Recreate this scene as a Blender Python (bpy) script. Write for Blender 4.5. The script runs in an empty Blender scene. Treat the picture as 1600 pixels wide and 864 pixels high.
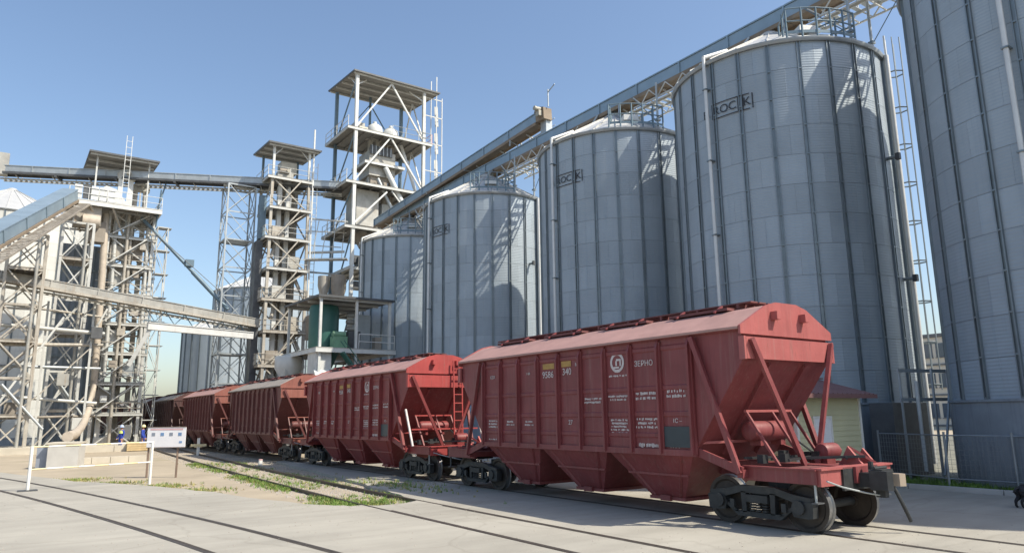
import bpy, bmesh, math, random
from mathutils import Vector, Matrix
random.seed(7)
SC = bpy.context.scene
C = SC.collection
# ------------------------------------------------------------------ camera, sky, sun, exposure
FPX, YAW, PITCH, CAMH, ROLL = 1118.7, .6117, .1911, 2.2433, -.0119
cam = bpy.data.cameras.new('camera'); cam.sensor_width = 36.0; cam.lens = FPX / 1600 * 36
cam.clip_start = .1; cam.clip_end = 6000
co = bpy.data.objects.new('camera', cam); C.objects.link(co); SC.camera = co
cy_, sy_, cp_, sp_ = math.cos(YAW), math.sin(YAW), math.cos(PITCH), math.sin(PITCH)
fw = Vector((sy_*cp_, cy_*cp_, sp_)); rt = Vector((cy_, -sy_, 0)); up = Vector((-sy_*sp_, -cy_*sp_, cp_))
rt2 = rt*math.cos(ROLL) + up*math.sin(ROLL); up2 = up*math.cos(ROLL) - rt*math.sin(ROLL)
co.matrix_world = Matrix(((rt2.x, up2.x, -fw.x, 0), (rt2.y, up2.y, -fw.y, 0), (rt2.z, up2.z, -fw.z, CAMH), (0, 0, 0, 1)))
SUN_AZ, SUN_EL = math.radians(146), math.radians(49)      # azimuth from +Y towards +X
w = bpy.data.worlds.new('World'); SC.world = w; w.use_nodes = True
wn = w.node_tree; bg = wn.nodes['Background']
sky = wn.nodes.new('ShaderNodeTexSky'); sky.sky_type = 'NISHITA'; sky.sun_disc = False
sky.sun_elevation = SUN_EL; sky.sun_rotation = SUN_AZ; sky.altitude = 100; sky.air_density = 1.15; sky.dust_density = 1.9; sky.ozone_density = 2.2
wn.links.new(sky.outputs[0], bg.inputs[0]); bg.inputs[1].default_value = .15
sl = bpy.data.lights.new('sun', 'SUN'); sl.energy = 4.7; sl.angle = math.radians(.53); sl.color = (1, .92, .78)
so = bpy.data.objects.new('sun', sl); C.objects.link(so)
sd = Vector((math.sin(SUN_AZ)*math.cos(SUN_EL), math.cos(SUN_AZ)*math.cos(SUN_EL), math.sin(SUN_EL)))
so.rotation_euler = sd.to_track_quat('Z', 'Y').to_euler(); so.location = (20, -30, 60)
SC.view_settings.view_transform = 'Standard'; SC.view_settings.look = 'None'; SC.view_settings.gamma = 1
SC.view_settings.use_curve_mapping = False; SC.view_settings.exposure = 0.36
SC.cycles.max_bounces = 6; SC.cycles.use_denoising = True
G = -.10                       # level of the bare earth; the concrete apron is level 0

# ------------------------------------------------------------------ materials
MATS = {}
def mat(name, col, rough=.6, metal=0., var=.18, scale=1.5, bump=0., bscale=30., streak=None, streak_col=None, spec=.5, wave=None, spot=None, spot_col=None, spot_scale=.6, rnd=0., wear=None):
    """Principled material: base colour with two-octave noise, optional vertical streaks, spots, fine bump and corrugation."""
    m = bpy.data.materials.new(name); m.use_nodes = True; MATS[name] = m
    nt = m.node_tree; N = nt.nodes; L = nt.links; b = N['Principled BSDF']
    geo = N.new('ShaderNodeNewGeometry')
    def noise(sc, det=4, vec=None, ro=.6):
        n = N.new('ShaderNodeTexNoise'); n.inputs['Scale'].default_value = sc; n.inputs['Detail'].default_value = det; n.inputs['Roughness'].default_value = ro
        L.new(vec or geo.outputs['Position'], n.inputs['Vector']); return n
    def ramp(src, a, c0, bb, c1):
        r = N.new('ShaderNodeValToRGB'); r.color_ramp.elements[0].position = a; r.color_ramp.elements[0].color = c0
        r.color_ramp.elements[1].position = bb; r.color_ramp.elements[1].color = c1; L.new(src, r.inputs[0]); return r.outputs[0]
    def mix(fac, A, B, mode='MIX'):
        x = N.new('ShaderNodeMix'); x.data_type = 'RGBA'; x.blend_type = mode
        if isinstance(fac, float): x.inputs[0].default_value = fac
        else: L.new(fac, x.inputs[0])
        for s, v in ((6, A), (7, B)):
            if isinstance(v, tuple): x.inputs[s].default_value = v
            else: L.new(v, x.inputs[s])
        return x.outputs[2]
    c = tuple(col) + (1,)
    lo = tuple(max(0, v*(1-var)) for v in col) + (1,); hi = tuple(min(1, v*(1+var)) for v in col) + (1,)
    out = ramp(noise(scale, 6).outputs[0], .32, lo, .68, hi)
    if spot:
        f = ramp(noise(spot_scale, 5, ro=.65).outputs[0], spot, (0, 0, 0, 1), min(1, spot+.16), (1, 1, 1, 1))
        out = mix(f, out, tuple(spot_col)+(1,))
    if streak:
        mp = N.new('ShaderNodeMapping'); mp.inputs['Scale'].default_value = (5, 5, .35); L.new(geo.outputs['Position'], mp.inputs[0])
        f = ramp(noise(1., 5, mp.outputs[0], .7).outputs[0], streak, (0, 0, 0, 1), min(1, streak+.25), (1, 1, 1, 1))
        out = mix(f, out, tuple(streak_col)+(1,))
    if wear:                                        # small chips and rust runs, and a film of pale grain dust
        mp = N.new('ShaderNodeMapping'); mp.inputs['Scale'].default_value = (9, 9, 2.2); L.new(geo.outputs['Position'], mp.inputs[0])
        f = ramp(noise(1., 8, mp.outputs[0], .72).outputs[0], .60, (0, 0, 0, 1), .70, (.75, .75, .75, 1)); out = mix(f, out, tuple(wear)+(1,))
        mp = N.new('ShaderNodeMapping'); mp.inputs['Scale'].default_value = (14, 14, .5); L.new(geo.outputs['Position'], mp.inputs[0])
        f = ramp(noise(1., 6, mp.outputs[0], .7).outputs[0], .52, (0, 0, 0, 1), .78, (.26, .26, .26, 1)); out = mix(f, out, (.34, .27, .235, 1))
    if rnd:
        oi = N.new('ShaderNodeObjectInfo')
        f = ramp(oi.outputs['Random'], 0, (1-rnd,)*3+(1,), 1, (1+rnd*.6,)*3+(1,))
        out = mix(1., out, f, 'MULTIPLY')
    L.new(out, b.inputs['Base Color'])
    b.inputs['Metallic'].default_value = metal
    rr = N.new('ShaderNodeMapRange'); rr.inputs['To Min'].default_value = max(.02, rough-.1); rr.inputs['To Max'].default_value = min(1, rough+.12)
    L.new(noise(scale*2.7, 4).outputs[0], rr.inputs[0]); L.new(rr.outputs[0], b.inputs['Roughness'])
    b.inputs['Specular IOR Level'].default_value = spec
    h = None
    if bump:
        bn = N.new('ShaderNodeBump'); bn.inputs['Strength'].default_value = 1; bn.inputs['Distance'].default_value = bump
        L.new(noise(bscale, 5).outputs[0], bn.inputs['Height']); h = bn.outputs[0]
    if wave:                                        # horizontal corrugation, pitch in metres
        sx = N.new('ShaderNodeSeparateXYZ'); L.new(geo.outputs['Position'], sx.inputs[0])
        mu = N.new('ShaderNodeMath'); mu.operation = 'MULTIPLY'; mu.inputs[1].default_value = 2*math.pi/wave; L.new(sx.outputs[2], mu.inputs[0])
        sn = N.new('ShaderNodeMath'); sn.operation = 'SINE'; L.new(mu.outputs[0], sn.inputs[0])
        bn = N.new('ShaderNodeBump'); bn.inputs['Strength'].default_value = .5; bn.inputs['Distance'].default_value = .004
        L.new(sn.outputs[0], bn.inputs['Height'])
        if h: L.new(h, bn.inputs['Normal'])
        h = bn.outputs[0]
    if h: L.new(h, b.inputs['Normal'])
    return m
RUST = (.16, .07, .035)
mat('silo_sheet', (.345, .40, .445), .52, .22, .08, .5, wave=.105, streak=.52, streak_col=(.295, .36, .42), rnd=.09)
mat('silo_pale', (.60, .60, .56), .6, .1, .08, .5, streak=.55, streak_col=(.52, .51, .46), rnd=.08)
mat('silo_rib', (.22, .255, .275), .45, .6, .12, 1.2)
mat('silo_roof', (.58, .58, .56), .5, .35, .08, .8, rnd=.05)
mat('silo_plinth', (.29, .325, .36), .6, .2, .14, .6, streak=.5, streak_col=(.19, .21, .235))
mat('silo_ring', (.30, .32, .33), .5, .5)
mat('silo_white', (.62, .63, .62), .45, .25, .06)
mat('logo_black', (.03, .032, .036), .5, 0, .1)
mat('galv', (.38, .41, .42), .45, .45, .12, 2)
mat('galv_dirty', (.37, .365, .335), .55, .3, .2, 1.2, streak=.55, streak_col=(.30, .22, .14))
mat('steel_pale', (.50, .505, .48), .55, .15, .13, 1.4, streak=.6, streak_col=(.34, .29, .23))
mat('steel_tan', (.40, .375, .325), .6, .1, .2, 1.2, streak=.5, streak_col=(.27, .21, .155))
mat('steel_rusty', (.29, .26, .22), .7, .1, .22, 1.3, streak=.56, streak_col=(.19, .13, .09))
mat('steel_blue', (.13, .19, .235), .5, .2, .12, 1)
mat('conveyor_blue', (.27, .35, .41), .45, .4, .10, .8)
mat('conveyor_brown', (.23, .18, .13), .7, .1, .2, 1)
mat('steel_dark', (.10, .105, .11), .55, .3, .2, 2)
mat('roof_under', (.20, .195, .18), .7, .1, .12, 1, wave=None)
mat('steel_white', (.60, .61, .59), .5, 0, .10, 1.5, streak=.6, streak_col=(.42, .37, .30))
mat('motor', (.36, .34, .28), .5, .1)
mat('orange_rail', (.62, .20, .12), .5)
mat('green_tank', (.035, .12, .10), .45, 0, .1, 1.2)
mat('green_light', (.14, .28, .18), .5)
def paint(name, col, dust, spot=.62):
    mat(name, col, .50, 0, .13, 1.1, bump=.010, bscale=2.2, streak=.54, streak_col=tuple(v*.72 for v in col), spot=spot, spot_col=dust, spot_scale=.9, spec=.4, wear=(.10, .048, .032))
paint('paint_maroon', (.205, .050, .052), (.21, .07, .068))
paint('paint_maroon_end_lit', (.355, .102, .096), (.41, .16, .145))  # faded, dusty maroon; sunlight on the end is also put into the colour
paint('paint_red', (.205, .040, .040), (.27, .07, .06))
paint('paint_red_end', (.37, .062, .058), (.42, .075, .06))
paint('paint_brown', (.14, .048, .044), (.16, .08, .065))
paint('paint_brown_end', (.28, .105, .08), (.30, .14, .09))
paint('paint_shaded', (.085, .042, .038), (.11, .06, .05))  # shadow lying over the rear wagons is put into this darker paint
mat('wagon_roof', (.37, .215, .19), .65, 0, .12, 1.5, spot=.6, spot_col=(.44, .26, .22), streak=.6, streak_col=(.30, .14, .12))
mat('wagon_roof_grey', (.27, .235, .205), .75, 0, .15, 1.2)
mat('wagon_walk', (.15, .052, .05), .7, 0, .2, 3)
mat('bogie_black', (.035, .038, .040), .55, .2, .3, 4, spot=.6, spot_col=(.075, .07, .062), spot_scale=6)
mat('wheel_web', (.055, .045, .038), .6, .2, .25, 5)
mat('wheel_tread', (.33, .33, .33), .3, .8, .1, 6)
mat('letter_white', (.56, .50, .49), .6, 0, .1, 8)
mat('letter_ochre', (.40, .24, .07), .6, 0, .15, 8)
mat('data_plate', (.035, .05, .06), .45)
mat('coupler_pale', (.36, .29, .22), .7)
mat('concrete', (.345, .326, .282), .85, 0, .12, .35, bump=.006, bscale=14, spot=.57, spot_col=(.30, .284, .248), spot_scale=.28)
m_ = MATS['concrete']; nt_ = m_.node_tree; b_ = nt_.nodes['Principled BSDF']; src_ = b_.inputs['Base Color'].links[0].from_socket
g_ = nt_.nodes.new('ShaderNodeNewGeometry'); nz_ = nt_.nodes.new('ShaderNodeTexNoise'); nz_.inputs['Scale'].default_value = .8; nz_.inputs['Detail'].default_value = 6; nt_.links.new(g_.outputs['Position'], nz_.inputs['Vector'])
ad_ = nt_.nodes.new('ShaderNodeMix'); ad_.data_type = 'VECTOR'; ad_.inputs[0].default_value = .45; nt_.links.new(g_.outputs['Position'], ad_.inputs[4]); nt_.links.new(nz_.outputs['Color'], ad_.inputs[5])
vo_ = nt_.nodes.new('ShaderNodeTexVoronoi'); vo_.feature = 'DISTANCE_TO_EDGE'; vo_.inputs['Scale'].default_value = .42; nt_.links.new(ad_.outputs[1], vo_.inputs['Vector'])
cr_ = nt_.nodes.new('ShaderNodeValToRGB'); cr_.color_ramp.elements[0].position = .0; cr_.color_ramp.elements[0].color = (.55, .53, .5, 1); cr_.color_ramp.elements[1].position = .012; cr_.color_ramp.elements[1].color = (1, 1, 1, 1); nt_.links.new(vo_.outputs['Distance'], cr_.inputs[0])
st_ = nt_.nodes.new('ShaderNodeMapping'); st_.inputs['Scale'].default_value = (.25, 2.2, 1); st_.inputs['Rotation'].default_value = (0, 0, .6); nt_.links.new(g_.outputs['Position'], st_.inputs[0])
sn_ = nt_.nodes.new('ShaderNodeTexNoise'); sn_.inputs['Scale'].default_value = .9; sn_.inputs['Detail'].default_value = 7; nt_.links.new(st_.outputs[0], sn_.inputs['Vector'])
sr_ = nt_.nodes.new('ShaderNodeValToRGB'); sr_.color_ramp.elements[0].position = .35; sr_.color_ramp.elements[0].color = (.92, .915, .905, 1); sr_.color_ramp.elements[1].position = .6; sr_.color_ramp.elements[1].color = (1.03, 1.03, 1.02, 1); nt_.links.new(sn_.outputs[0], sr_.inputs[0])
for f_ in (cr_, sr_):
    x_ = nt_.nodes.new('ShaderNodeMix'); x_.data_type = 'RGBA'; x_.blend_type = 'MULTIPLY'; x_.inputs[0].default_value = 1 if f_ is sr_ else .25
    nt_.links.new(src_, x_.inputs[6]); nt_.links.new(f_.outputs[0], x_.inputs[7]); src_ = x_.outputs[2]
nt_.links.new(src_, b_.inputs['Base Color'])
mat('earth', (.36, .305, .225), .95, 0, .14, .4, bump=.02, bscale=6, spot=.58, spot_col=(.28, .25, .16), spot_scale=.3)
mat('soil_strip', (.17, .165, .13), .95, 0, .3, 1.5, bump=.03, bscale=8)
mat('gravel_bed', (.33, .30, .26), .95, 0, .25, 3, bump=.02, bscale=20)
mat('rail_steel', (.075, .062, .052), .5, .4, .3, 4)
mat('groove_dirt', (.05, .042, .035), .95, 0, .3, 6)
mat('block_concrete', (.50, .49, .46), .85, 0, .1, 1.2)
mat('beige_concrete', (.50, .46, .38), .9, 0, .12, .8)
mat('shed_siding', (.60, .57, .36), .55, 0, .06, 1)
mat('shed_roof', (.19, .10, .095), .5, 0, .1, 1)
mat('white_paint', (.76, .75, .70), .5, 0, .06, 3)
mat('yellow_paint', (.70, .60, .36), .55, 0, .1, 3)
mat('sign_white', (.80, .79, .80), .4, 0, .03, 2)
mat('sign_red', (.68, .42, .42), .5); mat('sign_grey', (.25, .28, .33), .5); mat('sign_blue', (.18, .3, .5), .5)
mat('post_brown', (.17, .12, .09), .7)
mat('fence_grey', (.30, .32, .33), .5, .4)
mat('grass', (.13, .22, .035), .7, 0, .35, 1.2)
mat('grass_dry', (.33, .30, .11), .8, 0, .3, 1.5)
mat('leaf', (.045, .09, .025), .6, 0, .4, .7)
mat('bark', (.10, .075, .05), .9)
mat('overall_blue', (.025, .06, .36), .8, 0, .15, 9)
mat('vest_yellow', (.62, .70, .20), .6); mat('skin', (.42, .24, .17), .6); mat('boot', (.03, .025, .02), .7)
mat('helmet_blue', (.45, .55, .80), .35); mat('helmet_yellow', (.78, .70, .38), .35)
mat('crate_wood', (.52, .40, .22), .8)
mat('dog_black', (.012, .012, .014), .6, 0, .3, 12)
mat('building_wall', (.62, .58, .50), .8, 0, .05, .4); mat('building_frame', (.16, .17, .18), .6)
mat('window_glass', (.06, .09, .13), .08, 0, .1, .2, spec=.8)
mat('pipe_tan', (.46, .40, .325), .6, 0, .12, 2)

# ------------------------------------------------------------------ builders
CACHE = {}
def mk(verts, faces, m, smooth=False, name='mesh'):
    me = bpy.data.meshes.new(name); me.from_pydata([tuple(v) for v in verts], [], faces)
    ms = m if isinstance(m, (list, tuple)) else [m]
    for x in ms: me.materials.append(MATS[x])
    bm = bmesh.new(); bm.from_mesh(me); bmesh.ops.recalc_face_normals(bm, faces=bm.faces); bm.to_mesh(me); bm.free()
    if smooth: me.polygons.foreach_set('use_smooth', [True]*len(me.polygons)); me.set_sharp_from_angle(angle=math.radians(40))
    me.update(); return me
BOXF = [(0, 1, 3, 2), (4, 6, 7, 5), (0, 4, 5, 1), (2, 3, 7, 6), (0, 2, 6, 4), (1, 5, 7, 3)]
def unit_box(m):
    k = ('box', m)
    if k not in CACHE: CACHE[k] = mk([(x, y, z) for x in (-.5, .5) for y in (-.5, .5) for z in (-.5, .5)], BOXF, m, name='box_'+m)
    return CACHE[k]
def unit_rod(m, n=10):
    k = ('rod', m, n)
    if k not in CACHE:
        V = [(math.cos(2*math.pi*i/n), math.sin(2*math.pi*i/n), z) for z in (-.5, .5) for i in range(n)]
        F = [(i, (i+1) % n, n+(i+1) % n, n+i) for i in range(n)] + [tuple(range(n))[::-1], tuple(range(n, 2*n))]
        CACHE[k] = mk(V, F, m, True, 'rod_'+m)
    return CACHE[k]
def lathe(profile, m, n=24, axis='z', mats=None, closed=False):
    """profile [(r, z)], revolved."""
    V, F, I = [], [], []
    k = len(profile)
    for i in range(n):
        a = 2*math.pi*i/n
        for r, z in profile:
            p = (r*math.cos(a), r*math.sin(a), z)
            V.append(p if axis == 'z' else (p[2], p[0], p[1]))
    for i in range(n):
        j = (i+1) % n
        for q in range(k-1):
            F.append((i*k+q, j*k+q, j*k+q+1, i*k+q+1)); I.append(mats[q] if mats else 0)
    F.append(tuple(i*k for i in range(n))); I.append(mats[0] if mats else 0)
    F.append(tuple(i*k+k-1 for i in range(n))[::-1]); I.append(mats[-1] if mats else 0)
    me = mk(V, F, m, True); me.polygons.foreach_set('material_index', I); return me
def prism(poly, a, b, axis='x'):
    """extrude a 2D polygon (other two axes in order) from a to b along axis"""
    n = len(poly)
    def P(t, u, v): return {'x': (t, u, v), 'y': (u, t, v), 'z': (u, v, t)}[axis]
    V = [P(a, u, v) for u, v in poly] + [P(b, u, v) for u, v in poly]
    F = [tuple(range(n)), tuple(range(n, 2*n))] + [(i, (i+1) % n, n+(i+1) % n, n+i) for i in range(n)]
    return V, F
class Joined:
    """collects shapes of ONE part"""
    def __init__(s): s.V, s.F = [], []
    def add(s, V, F): k = len(s.V); s.V += [tuple(v) for v in V]; s.F += [tuple(i+k for i in f) for f in F]; return s
    def box(s, c, d, M=None):
        V = [Vector((c[0]+x*d[0], c[1]+y*d[1], c[2]+z*d[2])) for x in (-.5, .5) for y in (-.5, .5) for z in (-.5, .5)]
        if M: V = [M @ v for v in V]
        return s.add(V, BOXF)
    def prism(s, *a): return s.add(*prism(*a))
    def bar(s, p, q, w_, h_):
        M = frame(p, q); L = (Vector(q)-Vector(p)).length
        return s.box((0, 0, 0), (w_, h_, L), M)
    def rod(s, p, q, r, n=8):
        M = frame(p, q); L = (Vector(q)-Vector(p)).length/2
        V = [M @ Vector((r*math.cos(2*math.pi*i/n), r*math.sin(2*math.pi*i/n), z)) for z in (-L, L) for i in range(n)]
        F = [(i, (i+1) % n, n+(i+1) % n, n+i) for i in range(n)] + [tuple(range(n))[::-1], tuple(range(n, 2*n))]
        return s.add(V, F)
    def mesh(s, m, smooth=False): return mk(s.V, s.F, m, smooth)
def frame(p, q):
    p, q = Vector(p), Vector(q); d = (q-p).normalized()
    if abs(d.z) > .999: x = Vector((1, 0, 0))
    else: x = d.cross(Vector((0, 0, 1))).normalized()
    y = d.cross(x).normalized()
    return Matrix(((x.x, y.x, d.x, (p.x+q.x)/2), (x.y, y.y, d.y, (p.y+q.y)/2), (x.z, y.z, d.z, (p.z+q.z)/2), (0, 0, 0, 1)))
def tube_mesh(pts, r, m, n=8):
    V, F = [], []
    pts = [Vector(p) for p in pts]
    for i, p in enumerate(pts):
        d = (pts[min(i+1, len(pts)-1)]-pts[max(i-1, 0)]).normalized()
        x = d.cross(Vector((.3, .2, 1))).normalized(); y = d.cross(x)
        V += [p + r*(math.cos(2*math.pi*k/n)*x + math.sin(2*math.pi*k/n)*y) for k in range(n)]
    for i in range(len(pts)-1):
        for k in range(n): F.append((i*n+k, i*n+(k+1) % n, (i+1)*n+(k+1) % n, (i+1)*n+k))
    F += [tuple(range(n))[::-1], tuple(range((len(pts)-1)*n, len(pts)*n))]
    return mk(V, F, m, True)
def tag(o, label, cat, group=None, kind=None):
    if label: o['label'] = label
    if cat: o['category'] = cat
    if group: o['group'] = group
    if kind: o['kind'] = kind
    return o
class Thing:
    def __init__(s, name, label, cat, loc=(0, 0, 0), group=None, kind=None):
        s.o = Vector(loc); s.root = bpy.data.objects.new(name, None); s.root.location = s.o; s.root.empty_display_size = .2
        C.objects.link(s.root); tag(s.root, label, cat, group, kind)
    def put(s, name, me, M=None, par=None):
        o = bpy.data.objects.new(name, me); C.objects.link(o)
        B = Matrix.Translation(-s.o) @ (M or Matrix())
        if par is not None:
            o.parent = par; o.matrix_parent_inverse = par.matrix_basis.inverted()
        else: o.parent = s.root
        o.matrix_basis = B; return o
    def box(s, name, c, d, m, par=None, rz=0):
        M = Matrix.Translation(c) @ Matrix.Rotation(rz, 4, 'Z') @ Matrix.Diagonal((d[0], d[1], d[2], 1))
        return s.put(name, unit_box(m), M, par)
    def bar(s, name, p, q, w_, h_, m, par=None):
        L = (Vector(q)-Vector(p)).length
        return s.put(name, unit_box(m), frame(p, q) @ Matrix.Diagonal((w_, h_, L, 1)), par)
    def rod(s, name, p, q, r, m, par=None, n=10):
        L = (Vector(q)-Vector(p)).length
        return s.put(name, unit_rod(m, n), frame(p, q) @ Matrix.Diagonal((r, r, L, 1)), par)
    def mesh(s, name, V, F, m, par=None, smooth=False): return s.put(name, mk(V, F, m, smooth), None, par)
def single(name, me, label, cat, loc=(0, 0, 0), group=None, kind=None):
    o = bpy.data.objects.new(name, me); o.location = loc; C.objects.link(o); tag(o, label, cat, group, kind); return o
def copy_tree(o, parent=None):
    c = o.copy(); C.objects.link(c)
    if parent is not None: c.parent = parent
    for ch in o.children: copy_tree(ch, c)
    return c
TXT = {}
def text_mesh(s, m, size=1.):
    k = (s, m)
    if k not in TXT:
        cu = bpy.data.curves.new('lettering', 'FONT'); cu.body = s; cu.align_x = 'CENTER'; cu.align_y = 'CENTER'; cu.size = 1; cu.extrude = .004; cu.resolution_u = 3
        to = bpy.data.objects.new('lettering_tmp', cu); C.objects.link(to)
        bpy.context.view_layer.update()
        me = bpy.data.meshes.new_from_object(to.evaluated_get(bpy.context.evaluated_depsgraph_get()))
        me.materials.clear(); me.materials.append(MATS[m]); bpy.data.objects.remove(to); TXT[k] = me
    return TXT[k]

# ------------------------------------------------------------------ ground, apron, tracks
def sheet(name, pts, z, m, label=None):
    me = mk([(x, y, z) for x, y in pts], [tuple(range(len(pts)))], m)
    o = bpy.data.objects.new(name, me); C.objects.link(o); o['kind'] = 'structure'
    if label: o['label'] = label
    return o
sheet('ground', [(-2500, -2500), (2500, -2500), (2500, 2500), (-2500, 2500)], G, 'earth', 'bare sandy earth of the rail yard')
edge = [(-60, 60), (-12, 49), (.15, 40.2), (2.5, 32.3), (4.6, 27.7), (5.6, 24.5), (6.2, 21.3), (6.9, 19.0), (7.6, 18.2), (8.4, 17.75), (9.4, 18.05), (9.9, 20.5), (10.4, 24), (11.2, 31), (12.0, 39), (16.2, 43), (22, 44)]
edge2 = []
rnd = random.Random(3)
for a, b in zip(edge, edge[1:]):
    for t in range(4):
        k = t/4; j = .10 if a[0] > -5 and a[0] < 14 else 0
        edge2.append((a[0]+(b[0]-a[0])*k+rnd.uniform(-j, j), a[1]+(b[1]-a[1])*k+rnd.uniform(-j, j)))
edge2.append(edge[-1])
AP = [(-60, -40), (22, -40)] + [(22, 44)] + edge2[::-1][1:]
Vt = [(x, y, 0) for x, y in AP]; Vb = [(x, y, G-.05) for x, y in AP]; n = len(AP)
ap = bpy.data.objects.new('concrete_apron', mk(Vt+Vb, [tuple(range(n))]+[(i, (i+1) % n, n+(i+1) % n, n+i) for i in range(n)], 'concrete'))
C.objects.link(ap); ap['kind'] = 'structure'; ap['label'] = 'pale worn concrete apron with rails set into it'
sheet('soil_strip', [(22.2, -40), (70, -40), (70, 90), (22.2, 90)], .03, 'soil_strip', 'dark weedy soil strip along the foot of the silos')
kb = Thing('kerb', 'low grey concrete kerb between the apron and the silos', None, (22.1, 0, 0), kind='structure')
for i in range(24):
    kb.box('kerb_stone', (22.1, -20+i*2.5, .02), (.16, 2.47, .22), 'block_concrete')
def interp(pts, y):
    for a, b in zip(pts, pts[1:]):
        if a[1] <= y <= b[1]:
            return a[0]+(b[0]-a[0])*(y-a[1])/(b[1]-a[1])
    return pts[-1][0]
def track(label, fn, y0, y1, step, apron_to):
    t = Thing('railway_track', label, None, (fn(y0), y0, 0), kind='structure')
    ys = [y0+(y1-y0)*i/int((y1-y0)/step) for i in range(int((y1-y0)/step)+1)]
    for sgn in (-1, 1):
        prof = [(-.036, .006), (.036, .006), (.036, -.03), (.012, -.045), (.012, -.09), (.06, -.11), (.06, -.13), (-.06, -.13), (-.06, -.11), (-.012, -.09), (-.012, -.045), (-.036, -.03)]
        V, F = [], []
        k = len(prof)
        for i, y in enumerate(ys):
            d = Vector((fn(y+.5)-fn(y-.5), 1, 0)).normalized(); nrm = Vector((d.y, -d.x, 0)); c = Vector((fn(y), y, 0))+nrm*sgn*.795
            V += [c+nrm*u+Vector((0, 0, v)) for u, v in prof]
        for i in range(len(ys)-1):
            for q in range(k): F.append((i*k+q, i*k+(q+1) % k, (i+1)*k+(q+1) % k, (i+1)*k+q))
        t.put('rail', mk(V, F, 'rail_steel'))
        V, F = [], []
        yy = [y for y in ys if y <= apron_to]
        for i, y in enumerate(yy):
            d = Vector((fn(y+.5)-fn(y-.5), 1, 0)).normalized(); nrm = Vector((d.y, -d.x, 0)); c = Vector((fn(y), y, .004))+nrm*sgn*.795
            V += [c-nrm*sgn*.036, c-nrm*sgn*.115]
        for i in range(len(yy)-1): F.append((2*i, 2*i+1, 2*i+3, 2*i+2))
        t.put('flangeway', mk(V, F, 'groove_dirt'))
    return t
track('railway track under the line of grain wagons', lambda y: 13.5355, -30, 240, 5, 43)
T2 = [(8.72, -30), (8.72, 18), (8.85, 24), (9.1, 32), (9.5, 41), (9.95, 50), (10.6, 62), (11.6, 80), (13.2, 110), (13.5, 125)]
track('railway track curving beside the wagons with grass along it', lambda y: interp(T2, y), -30, 110, 1.5, 17.9)
T3 = [(5.6, -30), (5.2, -2), (4.75, 6), (4.05, 13), (3.2, 18), (2.3, 23.3), (.9, 30), (-.6, 36.5), (-3, 45), (-6, 54), (-12, 70)]
def t3(y):                                         # smoothed
    return sum(interp(T3, max(-30, min(70, y+d)))*k for d, k in ((-4, .2), (-2, .2), (0, .2), (2, .2), (4, .2)))
track('railway track bending away across the open concrete', t3, -24, 60, 1.0, 38)

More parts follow.
